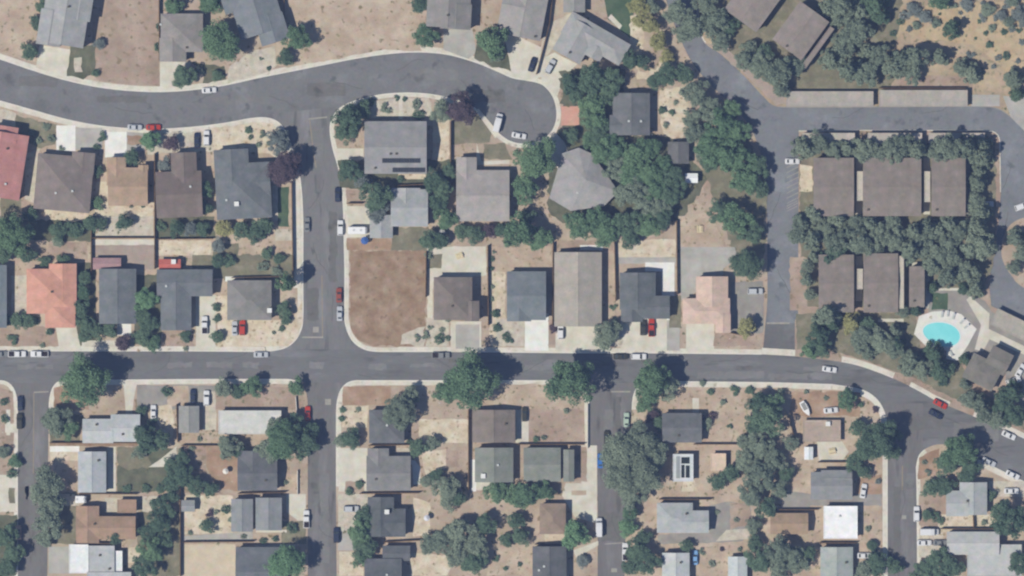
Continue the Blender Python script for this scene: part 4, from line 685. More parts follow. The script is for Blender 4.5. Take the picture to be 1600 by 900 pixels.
T = """
66 10 10 d;58 36 11 d;47 80 13 d;155 68 9 b;150 114 7 d;122 68 6 d;290 118 18 d;345 66 29 g;272 8 15 g;332 2 20 g;249 42 6 d;248 75 7 d;340 118 9 d;310 112 8 o
237 220 15 l;268 224 12 p;160 214 7 d;72 198 6 o;80 216 6 o;388 203 6 d;205 246 13 d;258 258 11 b
465 60 20 g;447 90 13 d;658 8 14 d;665 58 17 g;770 67 24 g;690 175 17 o;719 168 24 p;545 190 24 d;538 208 15 d;566 172 15 d;580 158 7 d;602 170 8 o;620 153 4 d;632 155 4 d;651 162 7 o;655 180 8 d;435 222 19 b;775 88 10 o
892 132 16 d;924 122 22 d;950 128 22 d;900 148 13 d;926 165 20 g;932 188 18 g;893 212 12 d;985 92 15 d;1003 98 12 d;934 206 16 d;945 155 14 d;1022 128 12 d
1000 10 16 y;1014 38 15 y;1028 66 14 y;1042 88 11 y;996 34 9 y;1018 12 12 o
1042 118 17 d;1070 116 14 d;1086 146 20 o;1106 172 20 o;1124 196 23 g;1140 172 16 g;1084 206 16 o;1152 208 20 g;1110 226 20 g;1078 186 12 o
1062 20 20 o;1085 40 22 o;1118 32 22 o;1098 8 18 o;1140 40 15 d;1066 52 14 o;1125 62 16 o
1165 95 18 o;1188 104 20 o;1214 116 24 o;1238 104 18 o;1170 74 12 o;1194 82 13 d;1222 138 14 o
835 248 30 g;822 300 20 g;810 362 24 g;838 372 20 g;905 352 21 g;930 345 20 g;950 360 22 g;980 352 20 d;1010 352 19 g;1034 340 17 d;985 376 15 d;824 340 14 d
942 238 20 g;962 232 20 g;990 244 22 g;1012 232 18 g;962 264 18 o;982 272 21 g;1010 268 20 g;990 300 21 o;1022 298 20 g;1046 306 18 d;1052 282 18 d;976 304 17 o;1036 258 16 g;922 218 13 g;1004 322 18 o;1030 322 16 o
1132 244 24 g;1156 252 22 g;1108 254 15 d;1166 282 22 g;1182 262 16 d;1122 330 19 d;1148 344 23 g;1172 362 17 d;1166 414 25 d;1186 296 14 d;1142 222 18 g;1096 236 13 o
20 366 31 g;4 396 17 d;44 398 13 d;50 336 12 d;92 360 14 d;118 358 14 d;142 350 12 d;152 318 10 g;152 268 9 d;196 348 12 d;322 296 12 g;322 326 11 d;252 354 8 d;276 357 13 d;298 358 11 b;316 358 11 d;350 357 13 y;378 360 14 d;402 364 15 d;342 384 11 b;342 408 11 d;358 408 9 d;100 408 10 d;70 408 9 d;92 376 10 o;186 352 6 d
418 396 9 d;436 404 9 d;412 416 8 o;432 424 8 o;412 352 14 d;446 264 26 p;444 484 12 d;446 499 9 d;158 350 10 d
548 268 18 d;566 282 13 b;584 308 23 d;590 330 16 b;678 282 17 d;692 296 16 d;684 320 15 d;694 342 17 g;668 374 15 d;688 376 13 d;722 362 13 d;742 366 14 d;766 360 11 p;784 362 12 d;626 280 6 d;700 268 11 d
132 434 11 d;130 456 12 g;128 482 14 d;136 506 15 d;152 518 12 d;172 516 12 d;132 526 10 d;30 500 12 d;46 502 11 d;12 500 9 d;20 530 8 d;56 502 6 d;78 518 6 d;193 536 12 p;228 468 17 l;222 492 14 d;234 504 15 d;224 528 14 d;240 536 12 g;216 472 10 d;290 526 9 d;340 526 10 d;338 480 7 d;339 498 6 d;376 500 5 d
134 598 36 g;92 656 22 o;106 668 15 g;222 642 9 d;262 612 8 d;350 606 14 o;372 612 11 d;394 604 16 g;464 604 13 g;230 684 20 d;250 688 17 d;218 678 10 d;6 628 6 d;8 655 6 d;238 662 8 d;6 706 10 o
626 642 25 o;640 622 16 o;734 598 40 g;700 612 18 g;686 530 8 d;774 490 7 d;776 512 7 d;535 640 5 d;534 654 5 d;790 526 6 d;796 532 5 d;665 524 6 o;622 660 14 o;670 400 6 o
948 520 20 o;944 532 14 o;893 598 36 g;1020 594 28 g;1044 606 20 o;1008 618 15 g;1166 510 15 y;865 514 7 p;1110 612 6 d;1148 610 7 d;1172 610 7 d;1186 634 20 d;1204 656 24 d;1180 664 16 d;1206 628 17 g;1005 632 12 g;960 500 5 o;958 480 5 d
1322 622 16 g;1366 688 29 d;1340 670 14 d;1392 678 14 d;1394 706 12 d;1348 706 15 d
24 722 10 g;18 740 7 d;76 752 22 o;84 786 20 o;78 820 22 o;62 772 14 o;12 838 17 d;24 862 17 d;12 886 16 d;70 842 13 o
268 726 12 d;286 742 18 d;306 758 15 d;330 764 12 d;268 754 13 d;252 790 15 d;246 814 18 d;232 832 14 d;236 858 20 g;226 884 18 d;258 842 13 d;264 800 12 d;268 774 12 d;218 706 11 o;358 698 18 o;374 704 12 d;180 838 12 d;324 822 11 d;198 764 7 d;228 764 7 d;250 764 7 d;354 796 7 d;286 716 12 d
444 688 28 g;424 702 20 o;476 692 22 d;432 668 16 o;462 666 18 d;486 672 14 d;548 682 15 d;532 690 10 o;452 876 26 l;434 888 18 l;456 824 8 d;562 832 19 g;572 854 18 d;564 872 13 g;570 806 14 d;654 700 14 d;676 692 11 o;694 764 20 o;682 744 11 d;716 776 13 d;700 786 13 o;720 832 22 o;692 846 20 o;744 850 20 o;716 866 18 o;760 818 17 d;740 876 20 d;790 844 11 d;546 768 7 d;562 756 7 d;772 770 18 g;672 850 15 o;665 752 9 o;734 880 14 d
824 770 22 g;850 766 16 g;800 774 14 g;806 816 14 d;814 840 13 d;898 835 21 l;910 876 10 b
972 704 30 o;1000 690 26 o;968 742 27 o;1004 738 28 o;990 770 22 o;1020 714 22 o;984 800 13 g;980 824 13 l;992 856 18 d;1010 878 19 d;984 884 13 d;1006 840 12 d;1072 854 11 d;1120 752 13 d;1140 738 14 d;1018 690 14 d
1164 716 17 o;1186 744 22 o;1172 770 19 o;1186 694 20 o;1208 720 18 o;1196 796 16 d;1178 846 12 d;1184 872 21 d;1214 858 22 o;1240 872 20 o;1216 886 17 o;1262 866 13 d;1162 690 12 o;1176 822 12 o;1216 764 14 o;1236 692 12 o;1228 740 12 d
1334 722 14 d;1350 738 11 d;1372 880 17 d;1348 890 14 o;1398 886 12 d;1362 852 9 d;1452 762 14 d;1476 760 15 d;1498 704 26 g;1478 724 18 d;1516 726 16 d;1448 804 9 d;1460 806 8 d;1466 880 22 d;1440 892 16 d;1492 886 15 d;1578 812 24 d;1594 880 18 d;1546 774 9 d;1560 800 14 d;1510 742 14 d;1372 752 5 b
420 107 4 d;408 92 3 o;768 420 4 d;769 405 4 d;772 394 3 o;768 448 4 o;768 468 4 o;775 873 5 d;790 888 4 d;812 882 4 d;328 802 6 p;297 832 4 o;338 800 4 o;362 812 5 o;205 321 4 d;223 321 4 d;440 514 5 d;428 520 3 o;1035 172 6 d;1050 176 5 d;1040 195 5 o;1056 160 4 o;1094 654 8 p;1104 662 9 o;1112 650 7 p;1140 666 4 d;1030 662 11 d;1018 650 10 p;700 528 4 d;690 515 4 o;672 512 4 o;652 528 5 o;700 500 4 o;410 210 5 o;420 224 4 o;404 226 5 o;392 214 4 d;152 230 5 d;96 232 4 o;60 220 6 o;50 208 5 o;290 545 4 o;66 540 4 o;1098 598 5 o;1130 628 5 o;1220 612 6 o;1260 612 4 o;1290 622 4 o;1345 632 5 d;1368 640 5 p;885 642 5 o;838 686 5 d;850 684 4 o;640 690 5 d;560 640 4 o;300 700 5 o;312 686 4 o;430 742 5 p;446 754 4 o;380 838 4 o;430 842 5 d;412 845 5 d;1120 800 4 o;1150 812 4 o;1096 862 5 o;1112 880 5 o;1128 858 4 p;1156 858 4 o;1340 812 4 o;1356 826 5 o;1470 814 6 d;1538 816 5 o;1552 822 6 d;1444 722 4 o;1450 738 5 o
"""
PINES = """
1290 18 16 o;1318 12 18 o;1340 24 16 o;1368 8 20 d;1380 30 14 d;1334 46 16 o;1322 66 15 o;1316 84 12 o;1352 82 13 o;1296 92 14 o;1326 108 18 o;1352 114 16 o;1376 84 15 o;1392 108 17 o;1406 92 14 o;1432 96 16 o;1420 118 13 o;1466 88 15 o;1488 44 16 d;1500 108 13 o;1520 118 12 o;1584 122 15 o;1468 0 13 g;1310 34 14 o
1258 232 15 o;1280 228 15 o;1302 234 16 o;1326 232 14 o;1352 230 14 o;1372 238 15 o;1392 240 15 o;1412 232 14 o;1432 236 13 o;1462 236 14 o;1484 230 16 o;1508 232 17 o;1532 224 15 o;1530 246 14 o;1526 268 14 o;1530 290 13 o;1526 312 14 o;1530 336 13 o;1528 358 14 o;1532 384 17 o;1516 396 13 o
1252 346 15 o;1268 334 12 o;1242 370 14 o;1266 372 15 o;1288 358 15 o;1306 342 12 o;1302 378 15 o;1324 362 15 o;1340 346 13 o;1342 374 15 o;1360 352 16 o;1378 372 15 o;1366 392 12 o;1394 350 14 o;1402 374 15 o;1424 362 15 o;1420 392 15 o;1444 352 14 o;1444 382 16 o;1464 364 15 o;1486 348 13 o;1484 376 15 o;1502 362 13 o;1468 402 16 o;1450 416 13 o;1492 406 14 o;1504 428 15 o;1520 420 12 o;1480 428 12 o
1256 418 9 o;1264 436 11 o;1272 402 11 o;1262 458 10 o;1290 404 11 d;1302 396 10 d;1524 448 12 o;1508 448 11 d
1292 492 16 o;1300 508 12 d;1272 524 16 d;1268 546 14 g;1286 540 13 d;1280 508 12 d;1334 502 15 y;1352 508 13 d;1342 530 14 o;1372 534 16 o;1360 552 13 o;1400 514 11 o;1392 546 15 o;1404 540 13 d;1422 562 13 o;1458 556 13 d;1416 574 12 o;1464 576 14 d;1482 574 9 d;1444 574 12 o;1456 452 9 d;1412 486 9 o;1428 482 8 d;1504 560 7 d;1478 598 8 d
1508 622 14 o;1532 632 15 o;1562 632 17 d;1556 656 13 o;1584 650 14 d;1508 604 9 o;1576 612 12 d;1534 650 10 o
1588 368 15 o;1596 396 13 o;1592 148 9 d;1588 420 9 o
"""
SAGE = """
1445 28 12 b;1462 36 10 o;1426 14 12 b;1542 16 13 o;1562 24 11 b;1590 20 13 b;1576 36 11 o;1510 4 12 b;1582 0 13 o;1536 26 9 b;1488 8 8 o;1600 36 9 b;1550 44 8 o;1432 40 9 o;1412 24 9 b
1436 22 8 b;1406 34 7 d;1448 30 7 b;1512 12 9 b;1540 8 9 b;1572 8 8 b;1592 28 8 b;1568 50 6 d;1546 70 7 d;1580 46 6 b;1530 34 4 d;1468 22 3 d;1560 90 6 b;1596 66 6 b;1540 52 5 d;1572 88 7 d;1516 86 7 b;1590 96 5 b;1420 46 6 b;1396 52 6 d;1500 20 4 b;1556 28 6 b;1592 48 5 d;1524 60 3 d;1552 104 5 b;1600 12 8 b
"""
for rec in T.replace('\n', ';').split(';'):
    if rec.strip(): x, y, r, t = rec.split(); tree(float(x), float(y), float(r)*1.08, t, None, 0.65 if float(r) < 11 else 0.82 if float(r) < 24 else 0.98)
for rec in PINES.replace('\n', ';').split(';'):
    if rec.strip(): x, y, r, t = rec.split(); q = random.Random(rec); tree(float(x) + q.uniform(-4, 4), float(y) + q.uniform(-4, 4), float(r)*q.uniform(1.0, 1.5), t, 'cone' if q.random() < 0.6 else None, q.uniform(0.75, 1.15))
for rec in SAGE.replace('\n', ';').split(';'):
    if rec.strip(): x, y, r, t = rec.split(); tree(float(x), float(y), float(r)*0.9, t, None, 0.6, 'sagebrush on the sandy hillside')

tree(447, 441, 16, 'g', None, 2.1)

# ------------------------------------------------------------------ vehicles
M_TYRE = plain('tyre_rubber', (52,52,54), 0.9); M_RIM = plain('wheel_rim', (176,178,182), 0.3, 0.5, 0.6); M_HEAD = plain('headlight_glass', (220,222,224), 0.15, 0.6); M_TAIL = plain('tail_light', (170,50,46), 0.25, 0.6); M_CGLASS = plain('car_glass', (74,82,94), 0.08, 0.7)
def paint(rgb): return nmat('car_paint_%d_%d_%d' % rgb, [rgb, rgb], (1, 4), 0.3, 0, 0.5, 0, 0.02)
def loft(sections):
    """sections: list of rings of equal length -> verts, faces with end caps"""
    n = len(sections[0]); V = [p for s_ in sections for p in s_]; F = []
    for i in range(len(sections)-1):
        F += [(i*n+j, i*n+(j+1) % n, (i+1)*n+(j+1) % n, (i+1)*n+j) for j in range(n)]
    return V, F + [tuple(range(n-1, -1, -1)), tuple(range((len(sections)-1)*n, len(sections)*n))]
def ring(x, hw, z0, z1, c=0.12):
    return [(x,-hw,z0+c),(x,-hw+c*0.5,z0),(x,hw-c*0.5,z0),(x,hw,z0+c),(x,hw,z1-c),(x,hw-c*1.3,z1),(x,-hw+c*1.3,z1),(x,-hw,z1-c)]
def car_proto(kind):
    if kind == 'car':   L, Wd, body, cab = 4.6, 0.90, [(-2.30,.70,.35,.78),(-2.15,.84,.25,.92),(-1.3,.90,.22,.96),(0,.91,.22,.95),(1.0,.90,.22,.93),(1.9,.86,.24,.84),(2.25,.76,.30,.72)], [(-1.75,.62,.93),(-1.05,.60,1.40),(0.25,.61,1.42),(1.05,.68,.92)]
    elif kind == 'suv': L, Wd, body, cab = 4.8, 0.95, [(-2.40,.82,.42,1.0),(-2.3,.92,.32,1.08),(-1.3,.95,.30,1.08),(0,.95,.30,1.06),(1.1,.94,.30,1.05),(2.1,.90,.32,.98),(2.38,.80,.40,.86)], [(-2.3,.76,1.06),(-2.0,.72,1.68),(0.35,.72,1.72),(1.15,.78,1.04)]
    elif kind == 'pickup': L, Wd, body, cab = 5.6, 0.97, [(-2.8,.90,.5,1.0),(-2.7,.96,.42,1.05),(-0.6,.97,.40,1.05),(0.2,.97,.40,1.07),(1.4,.96,.40,1.08),(2.5,.92,.42,1.02),(2.78,.82,.48,.9)], [(-0.75,.80,1.05),(-0.6,.74,1.72),(0.75,.74,1.75),(1.45,.80,1.06)]
    else: L, Wd, body, cab = 5.9, 1.02, [(-2.95,.92,.45,2.1),(-2.85,1.0,.40,2.3),(0.4,1.02,.40,2.35),(1.5,1.0,.40,2.2),(2.0,.98,.40,1.35),(2.7,.94,.42,1.15),(2.95,.84,.48,.98)], None
    parts = []
    v, f = loft([ring(*b) for b in body])
    if cab:
        (xa, wa, za), (xb, wb, zb), (xc, wc, zc), (xd, wd, zd) = cab
        cv = [(xa,-wa,za-.08),(xa,wa,za-.08),(xb,wb,zb),(xb,-wb,zb),(xd,-wd,zd-.08),(xd,wd,zd-.08),(xc,wc,zc),(xc,-wc,zc)]
        cf = [(0,3,2,1),(4,5,6,7),(3,7,6,2),(0,4,7,3),(1,2,6,5),(0,1,5,4)]
        v, f = join_vf([(v, f), (cv, cf)])
        def panel(a, b, c, d, s0=0.08, s1=0.92, out=0.015):
            a, b, c, d = map(Vector, (a, b, c, d)); n = (b-a).cross(d-a).normalized() * out; ce = (a+b+c+d)/4
            if n.dot(ce - Vector((0,0,0.9))) < 0: n = -n
            q = [ce + (p-ce)*0.88 + n for p in (a, b, c, d)]; return q + [p - n*3 for p in q], [(0,1,2,3),(7,6,5,4),(0,4,5,1),(1,5,6,2),(2,6,7,3),(3,7,4,0)]
        parts += [('windscreen', panel(cv[4], cv[5], cv[6], cv[7]), 'g'), ('rear_window', panel(cv[1], cv[0], cv[3], cv[2]), 'g'), ('side_window', panel(cv[0], cv[4], cv[7], cv[3]), 'g'), ('side_window', panel(cv[5], cv[1], cv[2], cv[6]), 'g')]
    else:
        parts += [('windscreen', box_vf(1.62, -.82, 1.45, 1.84, .82, 2.02), 'g'), ('side_window', box_vf(0.6, -1.035, 1.35, 1.35, -.95, 2.0), 'g'), ('side_window', box_vf(0.6, .95, 1.35, 1.35, 1.035, 2.0), 'g')]
    if kind == 'pickup': parts.append(('cargo_bed', box_vf(-2.62, -.80, 0.99, -0.85, .80, 1.062), 't'))
    for y in (-1, 1):
        xh, zh = body[-1][0], (body[-1][2]+body[-1][3])/2 + 0.08; xt, zt = body[0][0], (body[0][2]+body[0][3])/2 + 0.1
        parts += [('headlight', box_vf(xh-.12, y*.56-.16, zh-.08, xh+.02, y*.56+.16, zh+.08), 'h'), ('tail_light', box_vf(xt-.02, y*.56-.14, zt-.1, xt+.1, y*.56+.14, zt+.1), 'r'), ('mirror', box_vf(.82, y*(Wd+.05)-.09, 1.0, 1.0, y*(Wd+.05)+.09, 1.14), 'b')]
    bm = mesh('body', v, f); bm.materials.append(paint((230,230,230)))
    mm = {'g': M_CGLASS, 't': M_TYRE, 'h': M_HEAD, 'r': M_TAIL, 'b': M_TYRE}
    P_ = [('body', bm)] + [(n, mesh(n, vv, ff, mm[k])) for n, (vv, ff), k in parts]
    wx = L*0.30
    tv, tf = tube_vf((0,-.11,0), (0,.11,0), .33, .33, 14); rv, rf = tube_vf((0,-.12,0), (0,.12,0), .2, .2, 10)
    return P_, mesh('wheel', tv, tf, M_TYRE), mesh('rim', rv, rf, M_RIM), wx, Wd-0.10
PROTO = {k: car_proto(k) for k in ('car', 'suv', 'pickup', 'van')}
COLW = {'white': (220,221,223), 'silver': (188,192,198), 'grey': (130,134,140), 'dark grey': (66,70,78), 'dark blue': (50,62,92), 'blue': (66,118,190), 'red': (184,72,74), 'light blue': (128,170,214), 'tan': (190,160,142), 'pale green': (176,196,182), 'maroon': (150,84,84)}
def car(x, y, ang, kind, colour, state, z=ZB+0.02, k=1.0):
    P_, wm, rm, wx, wy = PROTO[kind]; X, Y = P(x, y)
    nm = {'car': 'parked_car', 'suv': 'parked_car', 'pickup': 'pickup_truck', 'van': 'van'}[kind]
    root = link(nm, None, None, (X, Y, z), math.radians(ang)); root.scale = (k, k, k)
    for n, me in P_: link(n, me, root, None, None, paint(COLW[colour]) if n == 'body' else None)
    for sx in (-1, 1):
        for sy in (-1, 1): w = link('wheel', wm, root, (sx*wx, sy*wy, 0.33)); link('rim', rm, w)
    tag(root, None, {'car': 'car', 'suv': 'car', 'pickup': 'pickup', 'van': 'van'}[kind], 'vehicles parked in the streets and driveways')
    name_by_place(root, colour, {'car': 'car', 'suv': 'utility car', 'pickup': 'pickup truck', 'van': 'van'}[kind] + ' ' + state, x, y)
RZ = 0.03
for a in [
 (327,141,4,'car','white','at the kerb',RZ), (211,199,-2,'car','silver','at the kerb',RZ), (240,199,0,'car','red','at the kerb',RZ), (308,219,90,'car','dark blue','in a driveway'), (323,216,90,'suv','white','in a driveway'),
 (778,192,75,'van','white','at the kerb',RZ), (811,212,-10,'car','white','at the kerb',RZ), (832,101,72,'car','dark blue','in a driveway'), (860,104,62,'suv','silver','in a driveway'),
 (528,304,90,'car','dark blue','at the kerb',RZ), (532,356,90,'suv','white','at the kerb',RZ), (480,351,90,'car','grey','at the kerb',RZ), (531,490,90,'car','silver','at the kerb',RZ), (530,461,90,'car','maroon','at the kerb',RZ),
 (2,553,0,'car','grey','at the kerb',RZ), (27,553,0,'pickup','white','at the kerb',RZ), (62,553,180,'pickup','white','at the kerb',RZ), (408,554,0,'car','silver','at the kerb',RZ), (689,555,0,'pickup','grey','at the kerb',RZ), (970,557,0,'car','dark grey','at the kerb',RZ), (998,557,0,'suv','white','at the kerb',RZ),
 (1296,577,-8,'car','white','driving on the street',RZ), (1462,647,-27,'car','dark blue','on the street',RZ), (1469,631,-27,'car','red','at the kerb',RZ),
 (320,508,90,'pickup','white','in a driveway'), (379,512,90,'suv','red','in a driveway'), (367,513,90,'car','silver','in a driveway'), (876,518,90,'suv','white','in a driveway'), (1018,512,90,'pickup','red','in a driveway'), (1005,512,90,'suv','dark grey','in a driveway'),
 (1180,455,0,'suv','silver','under trees'), (1597,322,20,'suv','white','on the drive',RZ), (1541,319,0,'car','silver','under trees'), (1238,252,0,'car','white','in a bay',RZ),
 (481,646,90,'car','red','at the kerb'), (323,622,90,'suv','white','in a driveway'), (302,619,90,'car','dark blue','in a driveway'), (32,630,90,'car','dark blue','at the kerb',RZ), (31,658,90,'suv','dark grey','at the kerb',RZ), (29,832,90,'car','tan','at the kerb',RZ), (240,644,90,'car','white','in a yard'),
 (938,720,90,'car','blue','at the kerb',RZ), (936,824,90,'van','white','at the kerb',RZ), (977,862,90,'pickup','white','at the kerb',RZ), (979,656,90,'car','pale green','at the kerb',RZ), (948,684,90,'car','dark grey','on the street',RZ), (479,811,90,'pickup','white','at the kerb',RZ), (526,836,90,'suv','dark blue','at the kerb',RZ), (549,795,0,'suv','silver','in a driveway'),
 (1432,803,90,'suv','white','at the kerb',RZ), (1452,831,0,'van','white','in a driveway'), (1444,848,0,'car','white','in a driveway'), (1580,767,0,'car','white','in a driveway'), (1582,742,-25,'car','white','at the kerb',RZ), (1576,680,-25,'car','white','at the kerb',RZ), (1545,722,-25,'car','silver','at the kerb',RZ),
 (1350,868,0,'car','white','in a yard'), (1366,868,90,'car','dark blue','in a yard'), (1594,579,60,'car','white','in the car park'), (1583,595,20,'suv','white','in the car park'), (1349,767,80,'car','white','in a yard'), (1298,641,5,'car','white','in a yard'), (820,647,90,'car','dark grey','in a driveway'), (1086,871,90,'car','light blue','in a yard'), (1469,848,0,'car','grey','in a driveway'),
]: car(*a)

# travel trailer, boat
def trailer(x, y, ang, label, L=6.0):
    X, Y = P(x, y); root = tag(link('travel_trailer', None, None, (X, Y, ZB+0.02), math.radians(ang)), label, 'trailer')
    v, f = loft([ring(-L/2, 1.05, .5, 2.4, .15), ring(-L/2+.2, 1.15, .45, 2.6, .15), ring(L/2-.6, 1.15, .45, 2.6, .15), ring(L/2, 1.05, .7, 2.0, .15)]); link('body', mesh('body', v, f, paint((236,236,236))), root)
    for k in (-1.2, 1.0): v, f = box_vf(k-.3, -.3, 2.58, k+.3, .3, 2.75); link('roof_vent', mesh('roof_vent', v, f, M_VENT), root)
    for sy in (-1, 1): v, f = box_vf(-1.2, sy*1.14-.03, 1.3, .3, sy*1.14+.03, 2.0); link('window', mesh('window', v, f, M_CGLASS), root)
    v, f = join_vf([tube_vf((L/2, -.4, .55), (L/2+1.1, 0, .55), .06, .06, 6), tube_vf((L/2, .4, .55), (L/2+1.1, 0, .55), .06, .06, 6)]); link('hitch', mesh('hitch', v, f, M_TYRE), root)
    for sx in (-.45, .45):
        for sy in (-1, 1): w = link('wheel', PROTO['van'][1], root, (sx, sy*1.0, .33)); link('rim', PROTO['van'][2], w)
trailer(559, 360, 0, 'white travel trailer in the driveway beside the side street')
trailer(127, 780, 0, 'white utility trailer left of the brown L-shaped house', 3.4)
def boat(x, y, ang, label):
    X, Y = P(x, y); root = tag(link('boat', None, None, (X, Y, ZB+0.35), math.radians(ang)), label, 'boat')
    v, f = loft([ring(-2.4, .8, 0, .9, .1), ring(-1, 1.0, -.1, 1.0, .1), ring(.6, .95, -.05, 1.0, .1), ring(1.8, .55, .15, 1.05, .1), ring(2.5, .1, .5, 1.1, .04)]); link('hull', mesh('hull', v, f, paint((236,236,236))), root)
    v, f = box_vf(-1.9, -.65, .985, .3, .65, 1.03); link('cockpit', mesh('cockpit', v, f, plain('boat_cockpit', (150,150,152))), root)
    v, f = box_vf(.3, -.6, 1.0, .42, .6, 1.35); link('windscreen', mesh('windscreen', v, f, M_CGLASS), root)
    for sy in (-1, 1): link('wheel', PROTO['car'][1], root, (-.4, sy*.85, -.02))
    v, f = box_vf(-2.2, -.06, -.3, 3.4, .06, -.2); link('trailer_frame', mesh('trailer_frame', v, f, M_VENT), root)
boat(1258, 638, -60, 'white boat on a trailer in the cluttered dirt yard')

# ------------------------------------------------------------------ fences
M_FENCE = nmat('weathered_fence_wood', [(112,92,84), (128,108,98)], (0.6, 5), 0.9, 0.1, 0.1, 0.12)
M_FENCEL = nmat('pale_fence', [(206,202,192), (216,212,204)], (0.6, 5), 0.8, 0, 0.2)
FM = {}
def fence(pts, label, mat=None, h=1.8, th=0.12):
    mat = mat or M_FENCE
    X, Y = P(*pts[0]); root = tag(link('fence', None, None, (X, Y, ZB)), label, 'fence', 'garden fences')
    for (x0, y0), (x1, y1) in zip(pts, pts[1:]):
        a, b = Vector(P(x0, y0)) - Vector((X, Y)), Vector(P(x1, y1)) - Vector((X, Y)); L = (b-a).length; n = max(1, round(L/2.9)); d = (b-a)/n; ang = math.atan2(d.y, d.x); key = (round(d.length, 2), mat.name, h)
        if key not in FM:
            l = d.length; nb = max(2, int(l/0.3)); bw = (l-0.08)/nb
            vf = [box_vf(0.04 + i*bw, -th/2 + (0.02 if i % 2 else -0.02), 0.05, 0.04 + (i+0.94)*bw, th/2 + (0.02 if i % 2 else -0.02), h - 0.05) for i in range(nb)] + [box_vf(0.04, -th/2-0.05, h-0.05, l-0.04, th/2+0.05, h)]
            FM[key] = mesh('panel', *join_vf(vf), mat)
        if ('post', mat.name, h) not in FM: FM[('post', mat.name, h)] = mesh('post', *box_vf(-0.08, -0.08, -0.1, 0.08, 0.08, h+0.06), mat)
        for i in range(n):
            p = a + d*i; link('panel', FM[key], root, (p.x, p.y, 0), ang); link('post', FM[('post', mat.name, h)], root, (p.x, p.y, 0), ang)
        link('post', FM[('post', mat.name, h)], root, (b.x, b.y, 0), ang)
for pts, lb in [
 ([(249,0),(249,95)], 'wooden fence along the left side of the brown-grey house above the curved street'), ([(864,-10),(858,40),(838,116)], 'wooden fence between the warm grey house and the diagonal light grey house'), ([(444,0),(446,60)], 'wooden fence on the left side of the big dirt lot'),
 ([(143,345),(143,432)], 'wooden fence left of the mauve paved back yard'), ([(145,372),(241,372)], 'wooden fence across the top of the mauve paved back yard'), ([(242,240),(242,420)], 'long wooden fence right of the tan-brown house'), ([(246,374),(332,373)], 'wooden fence above the strip of beige yard'), ([(456,285),(458,432)], 'long wooden fence along the left pavement of the side street'), ([(440,432),(362,434)], 'wooden fence behind the grey house beside the red car'),
 ([(704,190),(704,262)], 'wooden fence right of the solar panel house'), ([(543,318),(566,318)], 'short wooden fence above the white trailer driveway'), ([(622,290),(668,288)], 'wooden fence between solar panel house and pale grey house'), ([(666,393),(665,464)], 'wooden fence right of the vacant lot'), ([(762,384),(763,508)], 'wooden fence right of the brown-grey house beside the vacant lot'), ([(864,380),(863,508)], 'wooden fence left of the long beige-grey house'), ([(960,380),(962,470)], 'wooden fence right of the long beige-grey house'), ([(1057,345),(1058,460)], 'wooden fence left of the grey concrete yard'), ([(1140,520),(1160,524)], 'short wooden fence right of the peach tiled house'),
 ([(78,692),(214,692)], 'wooden fence below the whitish house under the street tree'), ([(276,632),(278,690)], 'wooden fence left of the small grey garage'), ([(284,696),(372,696)], 'wooden fence above the reddish dirt yard'), ([(124,771),(214,772)], 'wooden fence below the pale bluish metal-roofed house'), ([(282,700),(282,900)], 'long wooden fence left of the cream gravel yard'), ([(286,847),(396,846)], 'wooden fence above the beige yard at the bottom'), ([(372,771),(446,769)], 'wooden fence below the dark slate house by the reddish yard'), ([(122,848),(180,849)], 'wooden fence below the brown L-shaped house'),
 ([(732,640),(732,765)], 'long wooden fence left of the greenish grey house pair'), ([(562,771),(655,770)], 'wooden fence below the grey stepped house'), ([(577,696),(640,695)], 'wooden fence above the grey stepped house'), ([(808,694),(912,694)], 'wooden fence above the right greenish grey house'), ([(600,847),(690,842)], 'wooden fence below the dark slate house with roof cooler'), ([(836,850),(884,850)], 'wooden fence above the dark square house at the bottom'),
 ([(1084,694),(1165,694)], 'wooden fence below the slate house right of the big tree'), ([(1030,780),(1110,780)], 'wooden fence above the light grey house with curved driveway'), ([(1232,650),(1242,690)], 'short wooden fence left of the low tan garage with cluttered yard'), ([(1278,722),(1335,722)], 'wooden fence below the cream patio'), ([(1210,796),(1278,796)], 'wooden fence above the tan house left of the white roof'), ([(1280,848),(1338,848)], 'wooden fence below the bright white flat-roofed house'), ([(1470,826),(1560,826)], 'wooden fence above the large pale house in the corner'), ([(1520,806),(1521,824)], 'short wooden fence below the upper light grey house'),
 ([(1373,138),(1508,138)], 'low wooden fence behind the right long beige carport'),
]: fence(pts, lb)
fence([(918,632),(918,700)], 'white fence along the third lower street', M_FENCEL, 1.1)
fence([(465,735),(465,772)], 'short white fence right of the dark slate house', M_FENCEL, 1.1)
fence([(462,620),(464,648)], 'short white fence beside the red car on the second lower street', M_FENCEL, 1.1)

# ------------------------------------------------------------------ swimming pool
X, Y = P(1471, 522); pool = tag(link('swimming_pool', None, None, (X, Y, ZB+0.03), math.radians(-14)), 'turquoise oval swimming pool in a white paved deck', 'pool')
dk = [(1436,494),(1456,487),(1482,485),(1502,491),(1526,514),(1512,540),(1496,564),(1478,561),(1479,548),(1446,540),(1428,522)]
slab('pool_deck', [P(*q) for q in dk], ZB+0.055, nmat('white_pool_deck', [(216,214,208),(228,226,220)], (0.4, 3), 0.8), 0.06)
n = 48; ring_in = [(5.9*math.cos(2*math.pi*i/n), 3.6*math.sin(2*math.pi*i/n)*(1+0.12*math.cos(2*math.pi*i/n))) for i in range(n)]
V = [(x, y, .03) for x, y in ring_in] + [(x*1.075, y*1.12, .03) for x, y in ring_in] + [(x*1.075, y*1.12, .10) for x, y in ring_in] + [(x, y, .10) for x, y in ring_in]
